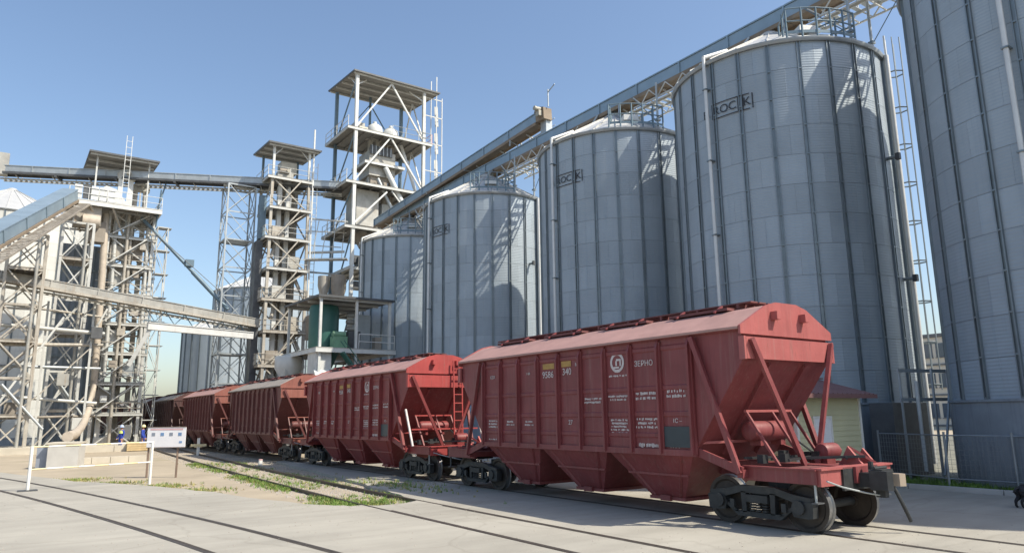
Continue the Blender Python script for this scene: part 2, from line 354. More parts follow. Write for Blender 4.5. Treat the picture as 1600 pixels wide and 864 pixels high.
# ------------------------------------------------------------------ silos
SILOS = [(27.5, -3.0), (26.9, 7.1), (27.2, 17.9), (27.4, 28.5), (27.0, 41.5), (27.7, 54.5)]
R0, Z0, Z1, APEX = 4.4, 2.5, 16.6, 19.1
NR, NC = 24, 12
def polar(r, a, z): return Vector((r*math.cos(a), r*math.sin(a), z))
def silo(loc, label, group, R=R0, z0=Z0, z1=Z1, apex=APEX, nr=NR, nc=NC, logo=True, detail=True, pipe=True, sheet_m='silo_sheet'):
    s = Thing('grain_silo', label, 'silo', (loc[0], loc[1], 0), group)
    T = Matrix.Translation((loc[0], loc[1], 0))
    key = (R, z0, z1, apex, nr, nc, sheet_m)
    if key not in CACHE:
        d = {}
        ch = (z1-z0)/nc; per = nr//2; da = 2*math.pi/per
        V, F = [], []; ns = 6
        for k in range(ns+1):
            a = (k/ns-.5)*da*.998
            V += [polar(R, a, .006), polar(R, a, ch-.006), polar(R+.012, a, .006), polar(R+.012, a, ch-.006)]
        for k in range(ns):
            q = 4*k; F += [(q+2, q+6, q+7, q+3), (q, q+1, q+5, q+4), (q+1, q+3, q+7, q+5), (q, q+4, q+6, q+2)]
        F += [(0, 2, 3, 1), (4*ns, 4*ns+1, 4*ns+3, 4*ns+2)]
        d['sheet'] = mk(V, F, sheet_m, True)
        J = Joined()
        J.box((R+.035, -.06, (z1+z0)/2), (.09, .03, z1-z0)); J.box((R+.035, .06, (z1+z0)/2), (.09, .03, z1-z0)); J.box((R+.018, 0, (z1+z0)/2), (.02, .09, z1-z0-.02))
        for k in range(nc+1): J.box((R+.045, 0, z0+.06+(z1-z0-.12)*k/nc), (.06, .09, .05))
        d['rib'] = J.mesh('silo_rib')
        a = math.pi/nr*.985; re, rc = R+.16, .45
        V = [polar(re, -a, z1+.02), polar(re, a, z1+.02), polar(rc, a, apex), polar(rc, -a, apex)]
        ridge = [polar(re, -a*.92, z1+.02), polar(rc, -a*.92, apex), polar(re, -a*.92, z1+.10), polar(rc, -a*.92, apex+.06), polar(re, -a, z1+.10), polar(rc, -a, apex+.06)]
        V += ridge + [v-Vector((0, 0, .03)) for v in V[:4]]
        F = [(0, 1, 2, 3), (4, 5, 7, 6), (6, 7, 9, 8), (8, 9, 3, 0), (4, 6, 8, 0), (10, 13, 12, 11), (0, 10, 11, 1)]
        d['roof'] = mk(V, F, 'silo_roof')
        d['ring'] = lathe([(R-.1, z1-.10), (R+.12, z1-.10), (R+.17, z1+.0), (R+.17, z1+.05), (R-.1, z1+.05)], 'silo_ring', 48)
        d['plinth'] = lathe([(.1, -.15), (R+.04, -.15), (R+.04, z0-.04), (R+.10, z0-.04), (R+.10, z0+.03), (.1, z0+.03)], 'silo_plinth', 48)
        d['cap'] = lathe([(.1, apex-.15), (.52, apex-.12), (.52, apex+.05), (.30, apex+.22), (.1, apex+.25)], 'silo_roof', 20)
        d['core'] = lathe([(.05, z0), (R-.02, z0), (R-.02, z1), (.05, apex-.1)], 'silo_ring', 36)
        CACHE[key] = d
    d = CACHE[key]; ch = (z1-z0)/nc; per = nr//2; off = math.radians(-163.7)
    s.put('plinth', d['plinth'], T); s.put('inner_liner', d['core'], T)
    if detail:
        for c in range(nc):
            for p in range(per):
                a = off + (p+.25+.5*(c % 2))*2*math.pi/per
                s.put('wall_sheet', d['sheet'], T @ Matrix.Translation((0, 0, z0+c*ch)) @ Matrix.Rotation(a, 4, 'Z'))
    else:
        s.put('wall', lathe([(R, z0), (R+.01, z0), (R+.01, z1), (R, z1)], sheet_m, 48), T)
    for k in range(nr):
        s.put('stiffener', d['rib'], T @ Matrix.Rotation(off+k*2*math.pi/nr, 4, 'Z'))
        s.put('roof_sheet', d['roof'], T @ Matrix.Rotation(off+(k+.5)*2*math.pi/nr, 4, 'Z'))
    s.put('eave_ring', d['ring'], T); s.put('roof_cap', d['cap'], T)
    x, y = loc
    def P(r, adeg, z): return Vector((x, y, 0)) + polar(r, math.radians(adeg), z)
    if pipe:
        s.rod('aeration_pipe', P(R+.2, 178, .1), P(R+.2, 178, z1+.25), .075, 'silo_white')
        s.rod('aeration_pipe', P(R+.2, 178, z1+.25), P(R-1.3, 178, z1+1.0), .075, 'silo_white')
        for k in range(5): s.bar('pipe_clamp', P(R, 178, 3+k*3.1), P(R+.3, 178, 3+k*3.1), .2, .05, 'silo_rib')
    if detail and pipe:
        # ladder with safety cage on the sunny side
        la = -67
        for da in (-2.6, 2.6): s.rod('ladder_rail', P(R+.16, la+da, .4), P(R+.16, la+da, z1+1.1), .04, 'silo_white', n=6)
        for k in range(40): s.rod('ladder_rung', P(R+.16, la-2.6, .8+k*.4), P(R+.16, la+2.6, .8+k*.4), .018, 'silo_white', n=5)
        for k in range(9):
            z = 3.2+k*1.6
            pts = [P(R+.16, la-3.6, z), P(R+.45, la-4.2, z), P(R+.70, la-2, z), P(R+.70, la+2, z), P(R+.45, la+4.2, z), P(R+.16, la+3.6, z)]
            s.put('cage_hoop', tube_mesh(pts, .03, 'silo_rib', 5))
        for da, r in ((-4.2, .45), (-2, .70), (2, .70), (4.2, .45)): s.rod('cage_bar', P(R+r, la+da, 3), P(R+r, la+da, z1+.9), .024, 'silo_rib', n=5)
        s.rod('drop_pipe', P(R+.22, la-8, .3), P(R+.22, la-8, z1), .10, 'silo_white')
        for aa, zz in ((-84, 12.0), (-80, 7.2)): s.rod('level_probe', P(R, aa, zz), P(R+.4, aa, zz), .07, 'silo_rib'); s.box('probe_box', P(R+.42, aa, zz), (.16, .16, .26), 'steel_dark')
        # railing of the roof hatch platform at the eave
        rz = z1+.35
        angs = [-138, -130, -122, -114, -106, -98]
        for a1, a2 in zip(angs, angs[1:]):
            for hh in (.55, 1.1): s.rod('guard_rail', P(R-.15, a1, rz+hh), P(R-.15, a2, rz+hh), .03, 'steel_blue', n=6)
            s.bar('toe_board', P(R-.15, a1, rz+.08), P(R-.15, a2, rz+.08), .02, .12, 'steel_blue')
        for a1 in angs: s.bar('guard_post', P(R-.15, a1, z1), P(R-.15, a1, rz+1.1), .06, .06, 'steel_blue')
        for rr in (R-1.0, R-1.9):
            for a1 in (-138, -98): s.bar('guard_post', P(rr, a1, z1+.4), P(rr, a1, rz+1.35), .06, .06, 'steel_blue')
        for a1 in (-138, -98):
            s.rod('guard_rail', P(R-.15, a1, rz+1.1), P(R-1.9, a1, rz+1.35), .03, 'steel_blue', n=6)
            s.rod('guard_rail', P(R-.15, a1, rz+.55), P(R-1.9, a1, rz+.8), .03, 'steel_blue', n=6)
        s.box('roof_hatch', P(R-1.6, -118, z1+1.15), (.8, .8, .3), 'silo_roof', rz=math.radians(-118))
    if logo:
        # lettering on its plate outline, bent round the wall
        W = R+.055
        def bend(me, a0, zc, sc):
            V = [polar(W+v.co.z*.5, math.radians(a0)+v.co.x*sc/W, zc+v.co.y*sc) for v in me.vertices]
            return [v for v in V], [tuple(p.vertices) for p in me.polygons]
        for chs, a0 in (('B', 175.4), ('R', 182.3), ('O', 187.0), ('C', 191.8), ('K', 199.6)):
            V, F = bend(text_mesh(chs, 'logo_black'), a0, 14.36, .50)
            o = bpy.data.objects.new('logo_letter', mk(V, F, 'logo_black')); C.objects.link(o); o.parent = s.root
        for zz in (14.05, 14.68):
            pts = [polar(W, math.radians(a), zz) for a in range(180, 204, 3)]
            o = bpy.data.objects.new('logo_border', tube_mesh(pts, .022, 'logo_black', 4)); C.objects.link(o); o.parent = s.root
        for a in (180, 195, 197.5, 202.5):
            o = bpy.data.objects.new('logo_border', tube_mesh([polar(W, math.radians(a), 14.05), polar(W, math.radians(a), 14.68)], .022, 'logo_black', 4)); C.objects.link(o); o.parent = s.root
    return s
GS = 'galvanized grain silos in the main row'
SL = ['galvanized grain silo standing outside the picture beyond the nearest one, known by its shadow',
      'nearest galvanized silo, cut off by the right edge of the photo',
      'tall silo with the clearest black boxed lettering, behind the front wagon',
      'silo with black boxed lettering, third from the right edge, behind the front wagon\'s rear half',
      'silo with a lattice of shadows on its sunlit side, behind the second wagon',
      'farthest silo of the main row, just right of the tall open tower']
for i, (p, l) in enumerate(zip(SILOS, SL)): silo(p, l, GS, logo=(0 < i < 5))
silo((21.9, 96), 'low dark silo at the end of the train behind the lattice pylon', 'silos far behind the train', R=4.6, z1=13.0, apex=15.2, nc=10, detail=False, pipe=False, logo=False)
silo((29.5, 106), 'taller dark silo half hidden behind the brown elevator tower', 'silos far behind the train', R=6.6, z1=20.0, apex=23.2, nc=14, nr=30, detail=False, pipe=False, logo=False)
silo((-1.6, 95), 'big pale sunlit silo behind the lattice towers at the left edge', 'silos far behind the train', R=8.3, z0=.6, z1=23.4, apex=27.6, nc=16, nr=30, detail=True, pipe=False, logo=False, sheet_m='silo_pale')

# ------------------------------------------------------------------ hopper wagons
XC = 13.5355
def side_frame_mesh():
    J = Joined()
    for sx in (-1, 1):
        x0, x1 = sorted((sx*.955, sx*1.085))
        J.prism([(-1.16, .66), (-.80, .70), (-.40, .80), (.40, .80), (.80, .70), (1.16, .66), (1.16, .54), (.82, .55), (.42, .66), (-.42, .66), (-.82, .55), (-1.16, .54)], x0, x1, 'x')
        J.prism([(-.50, .20), (.50, .20), (.62, .30), (.46, .30), (-.46, .30), (-.62, .30)], x0, x1, 'x')
        for s in (-1, 1):
            J.prism([(s*.62, .30), (s*.46, .27), (s*.88, .56), (s*1.00, .56)], x0, x1, 'x')
            J.prism([(s*.28, .28), (s*.38, .28), (s*.40, .68), (s*.28, .68)], x0, x1, 'x')
            J.prism([(s*.80, .58), (s*1.22, .58), (s*1.20, .30), (s*1.10, .28), (s*.80, .30), (s*.74, .44)], x0-.02, x1+.02, 'x')
            J.rod((sx*1.05, s*.925, .475), (sx*1.15, s*.925, .475), .13, 12)
            J.box((sx*1.10, s*.60, .44), (.05, .10, .16))
        J.box((sx*1.0, 0, .56), (.26, .50, .14))
        for yy in (-.15, .0, .15):
            for zz in (.33, .38, .43, .48): J.rod((sx*1.04, yy, zz-.014), (sx*1.04, yy, zz+.014), .07, 8)
    return J
def wagon(y, label, P='paint_maroon', PE='paint_maroon_end_lit', roofm='wagon_roof', letters=False, ladder=False, hip=False):
    t = Thing('hopper_wagon', label, 'railway wagon', (0, 0, 0), 'grain hopper wagons coupled in one train')
    key = ('wagon', P, PE, roofm, hip)
    if key not in CACHE:
        d = {}
        ins = .9 if hip else 0
        V, F = prism([(-5.45, 3.3), (-4.02, 1.36), (4.02, 1.36), (5.45, 3.3), (5.45, 3.95), (-5.45, 3.95)], -1.48, 1.48, 'x')
        d['shell'] = mk(V, F, P)
        prof = [(-1.62, 3.90), (-1.62, 3.95), (-.72, 4.40), (-.36, 4.49), (.36, 4.49), (.72, 4.40), (1.62, 3.95), (1.62, 3.90)]
        V, F = prism(prof, -5.46, 5.46, 'y')
        V = [(v[0], v[1] + (0 if v[2] < 4 else (ins if v[1] < 0 else -ins)), v[2]) for v in V]
        d['roof'] = mk(V, F, roofm)
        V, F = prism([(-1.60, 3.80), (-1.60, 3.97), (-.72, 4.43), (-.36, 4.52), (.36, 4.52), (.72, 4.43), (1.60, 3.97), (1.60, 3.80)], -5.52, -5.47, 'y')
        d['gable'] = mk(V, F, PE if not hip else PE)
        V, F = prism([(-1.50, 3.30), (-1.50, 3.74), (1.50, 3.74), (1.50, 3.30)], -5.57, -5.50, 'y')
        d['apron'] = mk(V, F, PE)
        # pressed side panel, 0.84 wide (y), swages at four heights
        zs = [(1.46, 0), (1.70, 0), (1.73, .018), (1.80, .018), (1.83, 0), (2.16, 0), (2.19, .018), (2.27, .018), (2.30, 0), (2.74, 0), (2.77, .018), (2.84, .018), (2.87, 0), (3.62, 0), (3.65, .02), (3.72, .02), (3.75, 0), (3.90, 0)]
        V, F = [], []
        for z, o in zs: V += [(-.012-o, -.44, z), (-.012-o, .44, z)]
        for i in range(len(zs)-1): F.append((2*i, 2*i+1, 2*i+3, 2*i+2))
        k = len(V); V += [(0, -.44, 1.46), (0, .44, 1.46), (0, -.44, 3.90), (0, .44, 3.90)]
        F += [(0, 1, k+1, k), (k-2, k-1, k+3, k+2), tuple([2*i for i in range(len(zs))]+[k+2, k]), tuple([2*i+1 for i in range(len(zs))]+[k+3, k+1])]
        d['panel'] = mk(V, F, P)
        J = Joined()
        V, F = prism([(-.12, 1.38), (-.12, 3.68), (-.02, 3.93), (.0, 3.93), (.0, 1.38)], -.03, .03, 'y'); J.add([(v[0], v[1], v[2]) for v in V], F)
        J.box((-.03, 0, 2.6), (.05, .15, 2.44)); d['rib'] = J.mesh(P)
        # hopper funnel
        def frustum(y0, y1, z0, x0, Y0, Y1, z1, x1):
            V = [(-x0, y0, z0), (x0, y0, z0), (x0, y1, z0), (-x0, y1, z0), (-x1, Y0, z1), (x1, Y0, z1), (x1, Y1, z1), (-x1, Y1, z1)]
            return V, [(0, 1, 2, 3), (4, 5, 6, 7), (0, 1, 5, 4), (1, 2, 6, 5), (2, 3, 7, 6), (3, 0, 4, 7)]
        d['hopper'] = mk(*frustum(-1.31, 1.31, 1.37, 1.46, -.50, .50, .38, .88), P)
        d['gate'] = Joined().box((0, 0, .35), (1.84, 1.08, .07)).box((-.95, 0, .36), (.08, .3, .12)).mesh(P)
        d['hrib'] = [Joined().bar((-1.44, s_*.95, 1.35), (-.89, s_*.38, .40), .05, .07).mesh(P) if s_ else Joined().bar((-1.19, -.92, .90), (-1.19, .92, .90), .05, .05).mesh(P) for s_ in (-1, 0, 1)]
        # bogie pieces
        d['sf'] = side_frame_mesh()
        d['side_frames'] = [None, None]
        for i, sx in enumerate((-1, 1)):
            Jx = side_frame_mesh(); half = len(Jx.V)//2
            V = Jx.V[:half] if sx == -1 else Jx.V[half:]; kk = 0 if sx == -1 else half
            F = [tuple(q-kk for q in f) for f in Jx.F if kk <= f[0] < kk+half]
            d['side_frames'][i] = mk(V, F, 'bogie_black')
        d['bolster'] = Joined().box((0, 0, .62), (2.0, .36, .22)).box((0, 0, .78), (.7, .5, .14)).mesh('bogie_black')
        d['wheel'] = lathe([(.04, -.09), (.11, -.09), (.11, -.05), (.36, -.03), (.40, -.065), (.472, -.065), (.476, .05), (.505, .06), (.505, .085), (.40, .085), (.36, .03), (.11, .06), (.11, .12), (.04, .12)], ['wheel_web', 'wheel_tread'], 32, 'x', [0, 0, 0, 0, 0, 1, 1, 1, 0, 0, 0, 0, 0])
        d['tank'] = lathe([(.02, -.66), (.12, -.65), (.19, -.60), (.21, -.52), (.21, .52), (.19, .60), (.12, .65), (.02, .66)], P, 20, 'x')
        d['cyl'] = lathe([(.02, -.28), (.15, -.26), (.17, -.22), (.17, .20), (.09, .26), (.05, .42), (.02, .42)], P, 16, 'x')
        d['coupler'] = Joined().box((0, -6.95, .97), (.24, .5, .26)).prism([(-.20, .80), (.20, .80), (.25, .92), (.25, 1.06), (.18, 1.18), (-.20, 1.18)], -7.34, -7.12, 'y').prism([(-.26, -7.12), (-.12, -7.12), (-.10, -7.40), (-.17, -7.52), (-.27, -7.46)], .82, 1.16, 'z').box((.0, -7.2, .74), (.12, .18, .14)).rod((-.22, -7.2, 1.2), (.2, -7.2, 1.2), .03).rod((.05, -7.0, 1.16), (.05, -7.0, 1.3), .05).mesh('bogie_black')
        d['knuckle'] = Joined().prism([(.05, -7.34), (.24, -7.34), (.27, -7.46), (.21, -7.55), (.09, -7.50)], .88, 1.10, 'z').mesh('coupler_pale')
        CACHE[key] = d
    d = CACHE[key]
    I = Matrix()
    FLIP = Matrix.Rotation(math.pi, 4, 'Z')
    t.put('body_shell', d['shell']); t.put('roof', d['roof'])
    ribs = [-4.09+.9089*k for k in range(10)]
    for sx in (-1, 1):
        S = I if sx == -1 else FLIP
        for k in range(9): t.put('side_panel', d['panel'], S @ Matrix.Translation((-1.48, (ribs[k]+ribs[k+1])/2, 0)))
        for y_ in ribs: t.put('side_rib', d['rib'], S @ Matrix.Translation((-1.49, y_, 0)))
        t.box('side_sill', (sx*1.50, 0, 1.41), (.12, 8.30, .13), P)
        t.box('eave_rail', (sx*1.52, 0, 3.915), (.10, 10.9, .07), P)
    for yc in (-2.68, 0, 2.68):
        h = t.put('hopper', d['hopper'], Matrix.Translation((0, yc, 0))); t.put('gate', d['gate'], Matrix.Translation((0, yc, 0)), h)
        for q in d['hrib']:
            t.put('hopper_rib', q, Matrix.Translation((0, yc, 0)), h)
    t.box('centre_sill', (0, 0, 1.06), (.42, 13.7, .30), P)
    # roof walk and hatches
    for x_ in (-.30, 0, .30): t.box('walk_plank', (x_, 0, 4.61), (.24, 9.9, .03), 'wagon_walk')
    for k in range(9): t.box('walk_bracket', (0, -4.6+k*1.15, 4.54), (.86, .06, .11), 'wagon_walk')
    for k in range(4):
        h = t.box('roof_hatch', (-.58, -3.7+k*2.45, 4.475), (.30, 1.7, .06), 'wagon_walk')
        for dy in (-.55, .55): t.bar('hatch_lever', (-.80, -3.7+k*2.45+dy, 4.42), (-.52, -3.7+k*2.45+dy, 4.58), .05, .04, P, h)
    for e in (-1, 1):
        S = I if e == -1 else FLIP
        def pt(x, y_, z): return (x, y_, z) if e == -1 else (-x, -y_, z)
        g = t.put('end_gable' if not hip else 'end_gable', d['gable'], S)
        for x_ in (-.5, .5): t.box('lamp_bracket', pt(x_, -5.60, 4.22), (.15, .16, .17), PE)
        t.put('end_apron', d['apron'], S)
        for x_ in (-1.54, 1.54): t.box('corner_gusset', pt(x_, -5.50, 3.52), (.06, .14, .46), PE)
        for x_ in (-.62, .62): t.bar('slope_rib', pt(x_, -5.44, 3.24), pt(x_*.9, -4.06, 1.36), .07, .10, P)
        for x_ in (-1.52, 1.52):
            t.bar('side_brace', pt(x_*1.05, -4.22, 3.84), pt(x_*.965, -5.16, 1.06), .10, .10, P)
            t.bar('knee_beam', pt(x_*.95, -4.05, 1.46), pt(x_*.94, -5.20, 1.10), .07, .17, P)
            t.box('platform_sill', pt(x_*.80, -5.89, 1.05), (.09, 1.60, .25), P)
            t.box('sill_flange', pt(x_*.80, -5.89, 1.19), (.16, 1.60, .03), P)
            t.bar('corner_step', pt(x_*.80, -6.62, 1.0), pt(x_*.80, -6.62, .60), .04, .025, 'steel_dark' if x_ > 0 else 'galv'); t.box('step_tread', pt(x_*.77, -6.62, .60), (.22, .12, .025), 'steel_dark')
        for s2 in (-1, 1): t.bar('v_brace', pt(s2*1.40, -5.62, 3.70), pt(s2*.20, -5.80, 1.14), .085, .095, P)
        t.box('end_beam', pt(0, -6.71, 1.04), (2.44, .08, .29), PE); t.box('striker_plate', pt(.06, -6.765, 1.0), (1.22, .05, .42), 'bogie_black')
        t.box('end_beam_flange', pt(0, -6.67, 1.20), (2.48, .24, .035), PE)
        t.box('bolster_beam', pt(0, -5.14, 1.05), (2.86, .14, .16), P)
        for y_ in (-5.75, -6.3): t.box('cross_beam', pt(0, y_, 1.07), (2.36, .10, .12), P)
        t.box('deck_plate', pt(-.62, -6.25, 1.175), (1.0, .7, .03), 'wagon_walk')
        t.box('deck_plate', pt(.70, -6.05, 1.175), (.9, .5, .03), 'wagon_walk')
        # guard frame, air tank, brake gear
        for x_ in (-.95, -.10, .55): t.bar('guard_post', pt(x_, -5.02, 2.26), pt(x_, -5.72, 1.20), .05, .05, P)
        t.bar('guard_rail', pt(-.98, -5.02, 2.27), pt(.58, -5.02, 2.27), .06, .05, PE)
        t.bar('guard_rail', pt(-1.5, -4.12, 1.62), pt(-.2, -4.72, 1.66), .05, .05, PE)
        if e == -1:
            tk = t.put('air_tank', d['tank'], Matrix.Translation((-.12, -4.88, 1.86)))
            for x_ in (-.45, .25): t.box('tank_saddle', (x_, -4.86, 1.62), (.10, .26, .12), P, tk)
            t.rod('tank_pipe', (.5, -4.95, 1.8), (.75, -5.5, 1.3), .022, 'bogie_black', tk, 6)
            bc = t.put('brake_cylinder', d['cyl'], Matrix.Translation((.55, -5.85, 1.44)))
            t.box('cylinder_bracket', (.47, -5.85, 1.26), (.3, .2, .16), P, bc)
            for k, (p, q) in enumerate([((-.9, -5.9, 1.32), (.9, -5.5, 1.34)), ((-.5, -5.2, 1.3), (.6, -6.6, 1.36)), ((-1.2, -5.1, 1.34), (1.2, -5.15, 1.30)), ((.1, -6.5, 1.34), (1.1, -5.9, 1.30))]):
                t.bar('brake_rod', p, q, .04, .05, 'bogie_black')
            for x_, y_, z_ in ((-.6, -5.6, 1.34), (-.2, -5.3, 1.38), (.3, -5.75, 1.36), (.55, -5.4, 1.33), (-.9, -5.3, 1.32)): t.box('brake_valve', (x_, y_, z_), (.16, .14, .17), 'bogie_black')
            t.mesh('hand_brake_bracket', *prism([(-6.6, 1.19), (-6.1, 1.19), (-6.3, 1.55)], .50, .56, 'x'), PE)
            t.mesh('hand_brake_bracket', *prism([(-6.6, 1.19), (-6.2, 1.19), (-6.35, 1.50)], .95, 1.01, 'x'), PE)
            t.bar('hand_brake_lever', (.56, -6.3, 1.53), (.95, -6.6, 1.22), .05, .05, P)
        t.put('uncoupling_rod', tube_mesh([pt(-1.18, -6.84, 1.0), pt(-.8, -6.90, .88), pt(-.3, -7.05, .76), pt(.0, -7.2, .70)], .016, 'galv', 6))
        cp = t.put('coupler', d['coupler'], S); t.put('knuckle', d['knuckle'], S, cp)
        t.put('brake_hose', tube_mesh([pt(.34, -7.05, .95), pt(.36, -7.25, .80), pt(.40, -7.34, .55), pt(.52, -7.38, .28), pt(.56, -7.38, .22)], .035, 'bogie_black', 8))
        B = Matrix.Translation((0, e*5.25, 0))
        bo = t.put('bogie', d['bolster'], B)
        for i in (0, 1): t.put('side_frame', d['side_frames'][i], B, bo)
        for dy in (-.925, .925):
            t.rod('axle', (-.75, e*5.25+dy, .475), (.75, e*5.25+dy, .475), .085, 'bogie_black', bo, 14)
            for sx in (-1, 1):
                t.put('wheel', d['wheel'], Matrix.Translation((sx*.80, e*5.25+dy, .475)) @ (FLIP if sx == 1 else I), bo)
    if ladder:
        for x_ in (.30, .66): t.bar('ladder_rail', (x_, -5.66, 4.3), (x_, -5.75, 1.25), .045, .045, PE)
        for k in range(9): t.bar('ladder_rung', (.28, -5.67-.01*k, 4.0-k*.32), (.68, -5.67-.01*k, 4.0-k*.32), .035, .035, PE)
        for x_, z_ in ((-1.5, 2.5), (1.5, 2.5)): t.bar('grab_post', (x_, -5.3, z_), (x_, -5.9, 1.2), .06, .06, 'letter_white')
        t.bar('guard_rail', (-1.4, -5.6, 1.78), (1.4, -5.6, 1.78), .05, .05, PE)
        t.box('end_label', (.85, -5.58, 3.50), (.34, .01, .12), 'letter_white')
    if letters:
        RT = Matrix(((0, 0, -1, 0), (-1, 0, 0, 0), (0, 1, 0, 0), (0, 0, 0, 1)))
        def ly(px_y): return px_y-14.6
        def write(s, y_, z, size, m='letter_white'):
            t.put('lettering', text_mesh(s, m), Matrix.Translation((-1.503, y_, z)) @ RT @ Matrix.Diagonal((size, size, 1, 1)))
        def lines(y_, z, wd, n, hgt=.055, gap=.085, seed=1):
            r = random.Random(seed)                    # rows too small to read in the photograph
            for i in range(n):
                x = -wd/2*r.uniform(.75, 1); J = Joined(); e_ = -x
                while x < e_:
                    l = r.uniform(.018, .040)
                    J.box((-1.500, y_-x-l/2, z-i*gap+hgt*r.uniform(-.12, .12)), (.008, l, hgt*r.uniform(.55, 1))); x += l+r.choice((.012, .014, .016, .05))
                o = t.put('lettering', J.mesh('letter_white')); o['kind'] = 'stuff'
        b = [(ribs[k]+ribs[k+1])/2 for k in range(9)]          # bays from the near end
        write('ЗЕРНО', b[1]+.03, 3.38, .18)
        # emblem: ring with a curl and ears inside
        V = [(-1.503, b[2]+.24*math.cos(a)*rr, 3.46+.24*math.sin(a)*rr) for a in [i*math.pi/16 for i in range(32)] for rr in (1, .72)]
        t.mesh('emblem_ring', V, [(2*i, 2*((i+1) % 32), 2*((i+1) % 32)+1, 2*i+1) for i in range(32)], 'letter_white')
        for k, (dy, dz, w_, h_) in enumerate(((.05, .06, .16, .05), (.11, -.01, .05, .16), (-.03, -.02, .05, .12), (-.04, -.12, .22, .04), (.0, -.20, .16, .07))):
            t.box('emblem_mark', (-1.503, b[2]-dy, 3.46+dz), (.008, w_, h_), 'letter_white')
        lines(b[2], 3.14, .74, 1, .05, seed=3)
        write('9586', b[5]+.0, 3.30, .25); write('340', b[4]+.1, 3.34, .25); write('м', b[4]-.30, 3.52, .16)
        t.box('paint_patch', (-1.503, b[5]-.03, 3.53), (.008, .50, .15), 'letter_ochre'); t.box('paint_patch', (-1.503, b[4]+.12, 3.55), (.008, .40, .15), 'letter_ochre')
        write('КЗХ', b[8], 3.36, .13); write('т 60', b[6], 3.38, .10)
        lines(b[3], 2.62, .70, 2, seed=5); lines(b[2], 2.66, .74, 2, seed=6); lines(b[1], 2.70, .76, 2, .07, .11, seed=7); lines(b[0], 2.72, .62, 2, .07, .11, seed=8)
        lines(b[2], 2.10, .66, 5, .05, .075, seed=9); lines(b[1], 2.12, .72, 3, .06, .09, seed=10); write('1С –', b[0], 2.08, .13)
        write('27', b[4], 2.04, .17); lines(b[8], 2.08, .50, 3, seed=12); lines(b[7], 2.06, .40, 2, seed=13); lines(b[6], 2.06, .40, 2, seed=14)
        lines(b[1]-.1, 1.54, .78, 1, .10, seed=15); write('1771', b[0]+.1, 1.55, .16); lines(b[8], 1.55, .5, 1, .04, seed=17)
        t.box('data_plate', (-1.515, b[0], 1.98-.24), (.02, .74, .44), 'data_plate')
    t.root.location = (XC, y, 0)
    return t
W0, WP = 14.6, 14.72
WL = ['front wagon, dusty maroon grain hopper with lettered sides, nearest the camera',
      'second wagon, bright red end with ladder and maroon ribbed side',
      'third wagon, brown hopper with a weathered grey hipped roof',
      'fourth wagon, reddish brown hopper seen between the third wagon and the shadow-dark ones',
      'fifth wagon, first of the shadow-dark hoppers behind the white notice board',
      'sixth wagon, shadow-dark hopper under the end of the low silo',
      'seventh wagon, shadow-dark hopper between the workers and the low silo',
      'eighth wagon, shadow-dark hopper right of the standing workers',
      'last visible wagon, shadow-dark hopper disappearing behind the lattice tower']
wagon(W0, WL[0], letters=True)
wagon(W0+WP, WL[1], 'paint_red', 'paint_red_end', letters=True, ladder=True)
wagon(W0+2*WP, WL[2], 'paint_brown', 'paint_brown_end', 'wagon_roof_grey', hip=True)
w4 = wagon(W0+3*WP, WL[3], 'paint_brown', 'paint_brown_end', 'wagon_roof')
w5 = wagon(W0+4*WP, WL[4], 'paint_shaded', 'paint_shaded', 'wagon_roof_grey')
for k in range(5, 9):
    r = copy_tree(w5.root); r.location.y = W0+k*WP; r['label'] = WL[k]

# ------------------------------------------------------------------ conveyor gallery over the silos
def conveyor(name, label, A, B, wid, hgt, top_m, under_m, seg=3.0, walk=None, group=None, trough=True, rails=True, walk_m='galv'):
    """enclosed conveyor from A to B (points on its floor centre line) in flanged sections; walk = side (+1/-1) of a slatted walkway"""
    A, B = Vector(A), Vector(B); t = Thing(name, label, 'conveyor', A, group)
    d = (B-A).normalized(); L = (B-A).length; sx = d.cross(Vector((0, 0, 1))).normalized(); u = sx.cross(d).normalized()
    n = max(1, int(L/seg))
    for i in range(n):
        p, q = A+d*(L*i/n+.02), A+d*(L*(i+1)/n-.02)
        t.bar('casing', p+u*hgt*.5, q+u*hgt*.5, wid, hgt, top_m)
        t.bar('cover', p+u*(hgt+.05), q+u*(hgt+.05), wid+.10, .07, top_m)
        t.bar('floor_pan', p-u*.04, q-u*.04, wid-.04, .08, under_m)
        t.bar('flange', p+u*hgt*.5-d*.05, p+u*hgt*.5+d*.03, wid+.14, hgt+.1, top_m)
    if trough:
        for s in (-1, 1): t.bar('stringer', A+sx*s*(wid/2+.05)-u*.12, B+sx*s*(wid/2+.05)-u*.12, .07, .20, under_m)
    if walk:
        s = walk; o = sx*s*(wid/2+.55)-u*.30; ww = .72
        m = int(L/.42)
        for i in range(m):
            p = A+o+d*(L*(i+.5)/m)
            t.bar('walkway_plank', p-d*.10, p+d*.10, ww, .04, walk_m)
        for s2 in (-1, 1): t.bar('walkway_stringer', A+o+sx*s2*ww/2-u*.06, B+o+sx*s2*ww/2-u*.06, .05, .14, 'steel_pale' if walk_m == 'galv' else walk_m)
        oo = o+sx*s*ww/2
        for hh in ((.5, 1.0) if rails else ()): t.rod('handrail', A+oo+u*hh, B+oo+u*hh, .025, 'steel_pale', n=6)
        for i in range(int(L/1.5)+1 if rails else 0):
            p = A+oo+d*min(L, i*1.5); t.bar('rail_post', p, p+u*1.0, .05, .05, 'steel_pale')
        for i in range(int(L/3)):
            p = A+d*(L*(i+.5)/int(L/3)); t.bar('outrigger', p-u*.16, p+o-u*.06, .06, .08, 'steel_pale')
    return t, d, sx, u
XG = 27.4
